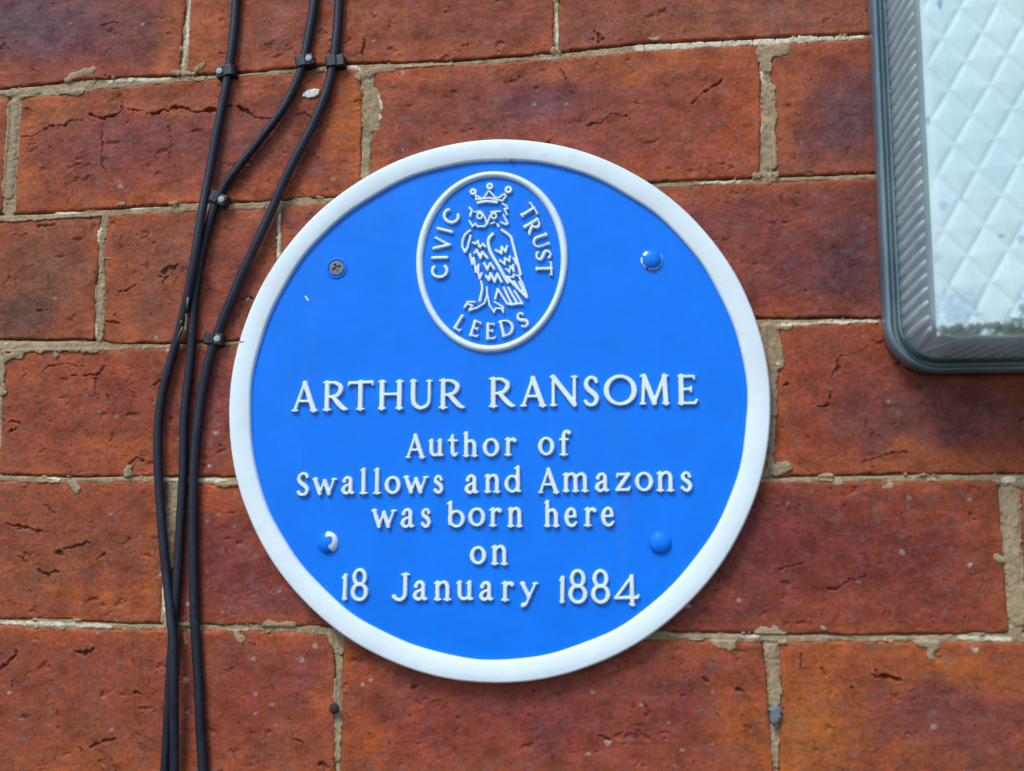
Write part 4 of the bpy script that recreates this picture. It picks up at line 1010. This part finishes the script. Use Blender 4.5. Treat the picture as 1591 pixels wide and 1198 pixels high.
def clip(u, v, ang, nail_side, nail, label, plug=True):
    """saddle over the cable + block with the nail; ang = direction of the cable from vertical, degrees"""
    c = W(u, v, 3.6)
    root = thing('cable_clip', label, 'cable clip', (c[0] * MM, 0, c[1] * MM), 'cable clips nailed into the mortar joints')
    ca, sa = math.cos(R(ang)), math.sin(R(ang))
    # saddle and nail block, one moulded outline swept along the cable by 7.5 mm
    s = nail_side
    out = [(-s * 4.3, -.4), (-s * 4.4, 3.6), (-s * 3.9, 6.2), (-s * 2.6, 7.7), (0, 8.2), (s * 2.6, 7.8), (s * 3.9, 6.9), (s * 8.0, 6.7), (s * 8.5, 6.1), (s * 8.5, -.4)]
    out = [(x * .93, h * .84 if h > 0 else h) for x, h in out]
    lens = [(-3.5, .93), (-3.1, 1.0), (3.1, 1.0), (3.5, .93)]
    V = []
    for L, k in lens:
        for x, h in out:
            xx = x * k; h2 = h * (k if h > 0 else 1)
            V.append((xx * ca - L * sa, -h2, xx * sa + L * ca))
    m = len(out); Q = []
    for i in range(3):
        for j in range(m):
            j2 = (j + 1) % m
            Q.append((i * m + j, i * m + j2, (i + 1) * m + j2, (i + 1) * m + j))
    for base in (0, 3 * m):
        cap = list(range(base, base + m))
        for j in range(0, m - 2, 2):
            Q.append((cap[0], cap[j + 1], cap[min(j + 2, m - 1)], cap[min(j + 3, m - 1)]) if j + 3 < m else (cap[0], cap[j + 1], cap[j + 2], cap[j + 2]))
    me = bpy.data.meshes.new('clip_body')
    faces = [tuple(dict.fromkeys(q)) for q in Q]
    me.from_pydata([tuple(np.array(v) * MM) for v in V], [], [f for f in faces if len(f) > 2]); me.update()
    b = obj('clip_body', me, M_CLIP, root)
    bv = b.modifiers.new('bevel', 'BEVEL'); bv.width = .0005; bv.segments = 2; bv.limit_method = 'ANGLE'; bv.angle_limit = R(25)
    if nail:
        V, Q = lathe([(1.0, 4.2), (1.0, 5.7), (1.75, 5.8), (2.1, 6.1), (2.0, 6.5), (1.3, 6.72), (.02, 6.75)], 24)
        o_ = obj('nail', mesh_np('nail', V * MM, Q), M_NAIL, root, ((s * 5.2 * ca) * MM, 0, (s * 5.2 * sa) * MM))


clip(356, 111, 8, -1, True, 'cable clip on the leftmost cable with its nail head on the left')
clip(469, 97, 12, 1, True, 'cable clip at the top on the middle cable, pale nail head on its right')
clip(516, 97, 6, 1, False, 'topmost right cable clip, plain black with no nail head showing')
clip(335, 307, -24 + 48 - 48, 1, True, 'tilted cable clip halfway down where two cables meet')
clip(327, 526, -8, 1, True, 'lowest cable clip, at the left edge of the blue plaque')

# straw caught between two cables
tw = thing('dry_straw', 'wisp of dry yellow straw caught between two black cables', 'straw', tuple(np.array([W(284, 505, 8)[0], -8, W(284, 505, 8)[1]]) * MM))
oc = np.array([W(284, 505, 8)[0], -8.0, W(284, 505, 8)[1]])
for P in [[(289.5, 488, 11), (289, 500, 10), (285, 515, 10), (279, 532, 8)], [(284, 508, 11), (279, 518, 11), (275, 530, 9)], [(282, 498, 12), (280.5, 503, 12)], [(289, 508, 10), (285, 522, 9)], [(292, 462, 11.5), (290, 480, 11)]]:
    q = catmull([[W(u, v, h)[0], -h, W(u, v, h)[1]] for u, v, h in P], 5) if len(P) > 2 else np.array([[W(u, v, h)[0], -h, W(u, v, h)[1]] for u, v, h in P])
    V, Q = tube(q, np.linspace(.55, .3, len(q)), 6)
    obj('stalk', mesh_np('stalk', local(V, oc), Q), M_STRAW, tw)


# ------------------------------------------------------------------ small things on the wall
def blob(name, u, v, ru, rv, h0, H, mat, label, cat, seed=3):
    c = W(u, v, h0); a, b = ru * .367, rv * .367

    def d(X, Z):
        q = np.hypot((X - c[0]) / a, (Z - c[1]) / b)
        return (q - 1) * min(a, b) + .9 * min(a, b) * .5 * fbm(X, Z, max(a, b) * .9, 3, seed)
    V, Q = relief(d, (c[0] - 2 * a, c[1] - 2 * b, c[0] + 2 * a, c[1] + 2 * b), .22, H, min(a, b) * .8, h0)
    cc_ = np.array([c[0], -h0, c[1]])
    o = obj(name, mesh_np(name, local(V, cc_), Q), mat, None, tuple(cc_ * MM))
    return tag(o, label, cat)


blob('paint_splash', 484, 145, 12, 9, .1, .9, M_SPLAT, 'crusty white paint splash on the brick between two cables', 'paint splash')
blob('grey_stone', 1206, 1110, 9, 12, .2, 3.0, M_STONE, 'small grey stone stuck in the vertical mortar joint below the plaque', 'stone', 8)
c = W(520.5, 1101, 3)
nl = thing('rusty_nail', 'dark rusty nail head in the mortar joint below left of the plaque', 'nail', (c[0] * MM, 0, c[1] * MM))
V, Q = lathe([(1.2, -6), (1.2, 2.4), (2.5, 2.5), (2.9, 3.1), (2.6, 3.9), (1.4, 4.4), (.02, 4.5)], 22)
V[:, 0] += V[:, 1] * .15
obj('nail_head', mesh_np('nail_head', V * MM, Q), M_RUST, nl)

# ------------------------------------------------------------------ the bulkhead lamp
lx = W(1352.7, 160)[0]; lz = W(1500, 583)[1]
LW, LH = 205.0, 330.0
lamp = thing('bulkhead_lamp', 'rectangular outdoor wall lamp with clear ribbed and diamond patterned cover', 'wall lamp', ((lx + LW / 2) * MM, 0, (lz + LH / 2) * MM))
LC = np.array([lx + LW / 2, 0, lz + LH / 2])


def rrect(inset, rad, n=14, skew=0.0):
    x0, x1, z0, z1 = lx + inset, lx + LW - inset, lz + inset, lz + LH - inset
    P = []
    for cx, cz, a0 in ((x1 - rad, z1 - rad, 0), (x0 + rad, z1 - rad, 90), (x0 + rad, z0 + rad, 180), (x1 - rad, z0 + rad, 270)):
        for t in np.linspace(a0, a0 + 90, n):
            P.append((cx + rad * math.cos(R(t)), cz + rad * math.sin(R(t))))
    return np.array(P)


def loft(rings, closed_front=False):
    V = []; m = None
    for ins, h, rad in rings:
        P = rrect(ins, rad); m = len(P)
        V.append(np.c_[P[:, 0], np.full(m, -h), P[:, 1]])
    V = np.vstack(V); k = np.arange(m); k2 = (k + 1) % m
    Q = np.vstack([np.stack([i * m + k, i * m + k2, (i + 1) * m + k2, (i + 1) * m + k], 1) for i in range(len(rings) - 1)])
    return V, Q


def make_lampbase():
    t = NT('grey_moulded_plastic'); p = t.pos()
    n = t.noise(p, 30, 6, 0.6)
    c = t.mix(t.ramp(n, [(0.35, W3(0)), (0.7, W3(1))]), (0.075, 0.13, 0.16), (0.15, 0.22, 0.25))
    return t.out(c, 0.28, t.bump(t.noise(p, 90, 4, .6), .15, .0006), Coat_Weight=0.6, Coat_Roughness=0.08)


def make_cover(name, col, stain=True, trans=0.0):
    t = NT(name); p = t.pos()
    at = t.n('ShaderNodeAttribute', attribute_name='tint')
    n = t.noise(p, 45, 6, 0.65)
    c = t.mix(1.0, at.outputs['Color'] if stain else tuple(col), t.ramp(n, [(0.3, W3(0.90)), (0.7, W3(1.07))]), 'MULTIPLY')
    g = t.ramp(t.noise(p, 240, 4, .7), [(0.66, W3(0)), (0.76, W3(.3))])
    c = t.mix(g, c, (0.22, 0.30, 0.34))
    return t.out(c, 0.3, t.bump(t.noise(p, 130, 4, .6), .2, .0005), Coat_Weight=0.15, Coat_Roughness=0.2, Transmission_Weight=trans, IOR=1.45)


def add_translucent(m, fac, col):
    nt = m.node_tree; out_ = next(n for n in nt.nodes if n.type == 'OUTPUT_MATERIAL'); b = nt.nodes['Principled BSDF']
    tb = nt.nodes.new('ShaderNodeBsdfTranslucent'); tb.inputs[0].default_value = (*col, 1)
    if b.inputs['Normal'].links: nt.links.new(b.inputs['Normal'].links[0].from_socket, tb.inputs['Normal'])
    mx = nt.nodes.new('ShaderNodeMixShader'); mx.inputs[0].default_value = fac
    nt.links.new(b.outputs[0], mx.inputs[1]); nt.links.new(tb.outputs[0], mx.inputs[2]); nt.links.new(mx.outputs[0], out_.inputs[0])
    return m


M_LBASE = make_lampbase()
M_FRONT = add_translucent(make_cover('prismatic_cover', None, True, 0.0), 0.28, (0.80, 0.97, 0.99))
M_SIDE = make_simple('clear_cover_side', (0.27, 0.32, 0.32), 0.25, 0, 60, .25, .0006, Coat_Weight=0.5)
M_RIB = make_simple('clear_cover_rib', (0.78, 0.88, 0.90), 0.3, 0, 90, .22, .0004, Coat_Weight=0.6)


def lpart(name, V, Q, mat, cols=None, parent=None):
    return obj(name, mesh_np(name, local(V, LC), Q, cols), mat, lamp)


V, Q = loft([(3, 0, 24), (.3, 0.5, 27), (0, 3, 27), (0, 9.5, 27), (.5, 11.2, 26.5), (1.6, 12.2, 25.5), (2.6, 12.2, 24.5), (3.1, 11.3, 24), (3.3, 8.2, 23.7), (3.8, 7.6, 23.2), (6.2, 7.8, 21), (6.6, 8.6, 20.5)])
lpart('lamp_base', V, Q, M_LBASE)
tr_V, tr_Q = loft([(6.5, 9.0, 20), (7.5, 9.2, 19), (30, 9.2, 5), (100, 9.2, 1)])
lpart('white_tray', tr_V, tr_Q, make_simple('white_tray_paint', (0.82, 0.84, 0.82), 0.5, 0, 60, .05))
V, Q = loft([(6.0, 7.0, 21), (6.1, 12.2, 21), (6.5, 13, 20.5), (7.2, 13.1, 20), (7.6, 12.4, 19.5), (7.7, 11.4, 19)])
lpart('cover_flange', V, Q, M_LBASE)
HT = 52.0
IN0, IN1, RD0, RD1 = 7.7, 11.6, 19.0, 12.0
V, Q = loft([(IN0, 10.5, RD0), (IN0 + .3, 20, 18), (IN1 - 1.0, HT - 3.5, RD1 + .6), (IN1 - .2, HT - .9, RD1), (IN1 + .8, HT - .1, RD1 - 1), (IN1 + 3, HT - 1.0, RD1 - 3)])
lpart('cover_side', V, Q, M_SIDE)

add_translucent(M_SIDE, 0.45, (0.7, 0.8, 0.8)); add_translucent(M_RIB, 0.6, (0.92, 0.97, 0.98))
# slanting ribs round the cover's side, each one a part
def perim(inset, rad, s):
    """point and outward normal at arc length s (mm) from the upper end of the left side, going down, then along the bottom"""
    x0, z0 = lx + inset, lz + inset
    ls = LH - 2 * inset - 2 * rad; lc = rad * math.pi / 2; lb = LW - 2 * inset - 2 * rad
    if s < ls: return np.array([x0, lz + LH - inset - rad - s]), np.array([-1.0, 0])
    s -= ls
    if s < lc:
        t = math.pi + s / rad
        return np.array([x0 + rad + rad * math.cos(t), z0 + rad + rad * math.sin(t)]), np.array([math.cos(t), math.sin(t)])
    s -= lc
    return np.array([x0 + rad + s, z0]), np.array([0, -1.0])


rib_mesh = None
pitch = 6.9
rad_m = 15.5
ls = LH - 2 * 9.5 - 2 * rad_m; lc = rad_m * math.pi / 2; lb = LW - 2 * 9.5 - 2 * rad_m
total = ls + lc + lb
s = 8.0
while s < total - 8:
    # a rib runs from the wall side to the front, slanting up on the left flank and to the right along the bottom
    slant = -6.5 if s < ls + lc * .5 else 7.5
    pts_ = []
    for q in np.linspace(0, 1, 7):
        h = 13.2 + (HT - 3.0 - 13.2) * q
        ins = IN0 + (IN1 - IN0) * q * .9; rd = RD0 + (RD1 - RD0) * q
        base_rel = s / total
        ls_q = LH - 2 * ins - 2 * rd; lc_q = rd * math.pi / 2
        # keep the rib at the same place of the outline at every depth
        if s < ls: sq = s - 9.5 - rad_m + ins + rd - (ins + rd - 9.5 - rad_m) * 2
        elif s < ls + lc: sq = ls_q + (s - ls) / lc * lc_q
        else: sq = ls_q + lc_q + (s - ls - lc) + (9.5 + rad_m - ins - rd)
        if s < ls: sq = min(ls_q, (LH - ins - rd) - (LH - 9.5 - rad_m - s))
        sq += slant * (q - .5)
        P, nrm = perim(ins, rd, max(0, sq))
        pts_.append((*(P - nrm * .3), h))
    pts_ = np.array([[a, -h, b] for a, b, h in pts_])
    V, Q = tube(pts_, [1.3, 1.9, 2.0, 2.0, 2.0, 1.8, 1.3], 10)
    cen = pts_.mean(0)
    obj('rib', mesh_np('rib', local(V, cen), Q), M_RIB, lamp, tuple((cen - LC) * MM))
    s += pitch

# front: moulded diamonds
fx0, fx1, fz0, fz1 = lx + IN1 + 1.5, lx + LW - IN1 - 1.5, lz + IN1 + 1.5, lz + LH - IN1 - 1.5
st = 0.6
nx = int((fx1 - fx0) / st); nz = int((fz1 - fz0) / st)
X, Z = np.meshgrid(np.linspace(fx0, fx1, nx), np.linspace(fz0, fz1, nz))
n0 = W(1330 + 640 / 3.743, 350 / 3.743, HT + 1)
A2 = np.array([[-9.1, 10.6], [-15.4, -13.2]])
inv = np.linalg.inv(A2)
wx = X + .35 * fbm(X, Z, 20, 2, 61); wz = Z + .35 * fbm(X, Z, 20, 2, 62)
pq0 = inv[0, 0] * (wx - n0[0]) + inv[0, 1] * (wz - n0[1]); pq1 = inv[1, 0] * (wx - n0[0]) + inv[1, 1] * (wz - n0[1])
f0 = pq0 - np.floor(pq0); f1 = pq1 - np.floor(pq1)
g0 = np.minimum(f0, 1 - f0); g1 = np.minimum(f1, 1 - f1)
gg = np.minimum(g0, g1)
rdist = np.minimum(np.minimum(X - fx0, fx1 - X), np.minimum(Z - fz0, fz1 - Z))
rel = np.clip(gg / .16, 0, 1)
rel = rel * rel * (3 - 2 * rel)
hgt_ = 0.36 * rel + 1.15 * np.minimum(gg, .5) 
border = np.clip((rdist - 1.0) / 3, 0, 1)
Hh = HT + hgt_ * border + .12 * fbm(X, Z, 14, 3, 63)
cl = np.empty(X.shape + (3,)); cl[:] = (0.76, 0.98, 0.99)
tn = np.clip(fbm(X, Z, 45, 3, 64) * .6 + .5, 0, 1)[..., None]
cl = cl * (1 - tn) + np.array([0.68, 0.90, 0.92]) * tn
def stain(uvs, colr, amt, sc=1.0):
    global cl
    for u, v, ru, rv in uvs:
        c = W(u, v, HT)
        q = ((X - c[0]) / (ru * .332)) ** 2 + ((Z - c[1]) / (rv * .332)) ** 2
        g = np.clip(1.15 - q + 1.4 * fbm(X, Z, 3.2 * sc, 4, int(u) % 90, .75), 0, 1) * amt
        cl = cl * (1 - g[..., None]) + np.array(colr) * g[..., None]
stain([(1480, 517, 38, 7), (1510, 522, 40, 6), (1575, 518, 30, 14), (1540, 508, 40, 7), (1460, 524, 16, 4), (1600, 515, 60, 10), (1490, 512, 40, 8), (1600, 505, 40, 12)], (0.08, 0.09, 0.045), .85)
stain([(1585, 525, 25, 4), (1475, 528, 18, 3)], (0.02, 0.02, 0.02), .8)
stain([(1480, 475, 40, 26), (1455, 400, 14, 10), (1465, 320, 12, 6)], (0.30, 0.42, 0.66), .45)
stain([(1491, 308, 6, 3), (1460, 8, 4, 8), (1557, 366, 6, 4), (1587, 372, 6, 6), (1588, 480, 5, 22), (1441, 187, 5, 8)], (0.12, 0.20, 0.30), .7, .5)
cl = np.clip(cl, 0.02, .92)
V = np.stack([X.ravel(), -Hh.ravel(), Z.ravel()], 1)
ii = np.arange(X.size).reshape(X.shape)
Q = np.stack([ii[:-1, :-1].ravel(), ii[:-1, 1:].ravel(), ii[1:, 1:].ravel(), ii[1:, :-1].ravel()], 1)
lpart('cover_front', V, Q, M_FRONT, cl.reshape(-1, 3))
print('faces', sum(len(o.data.polygons) for o in bpy.data.objects if o.type == 'MESH'))
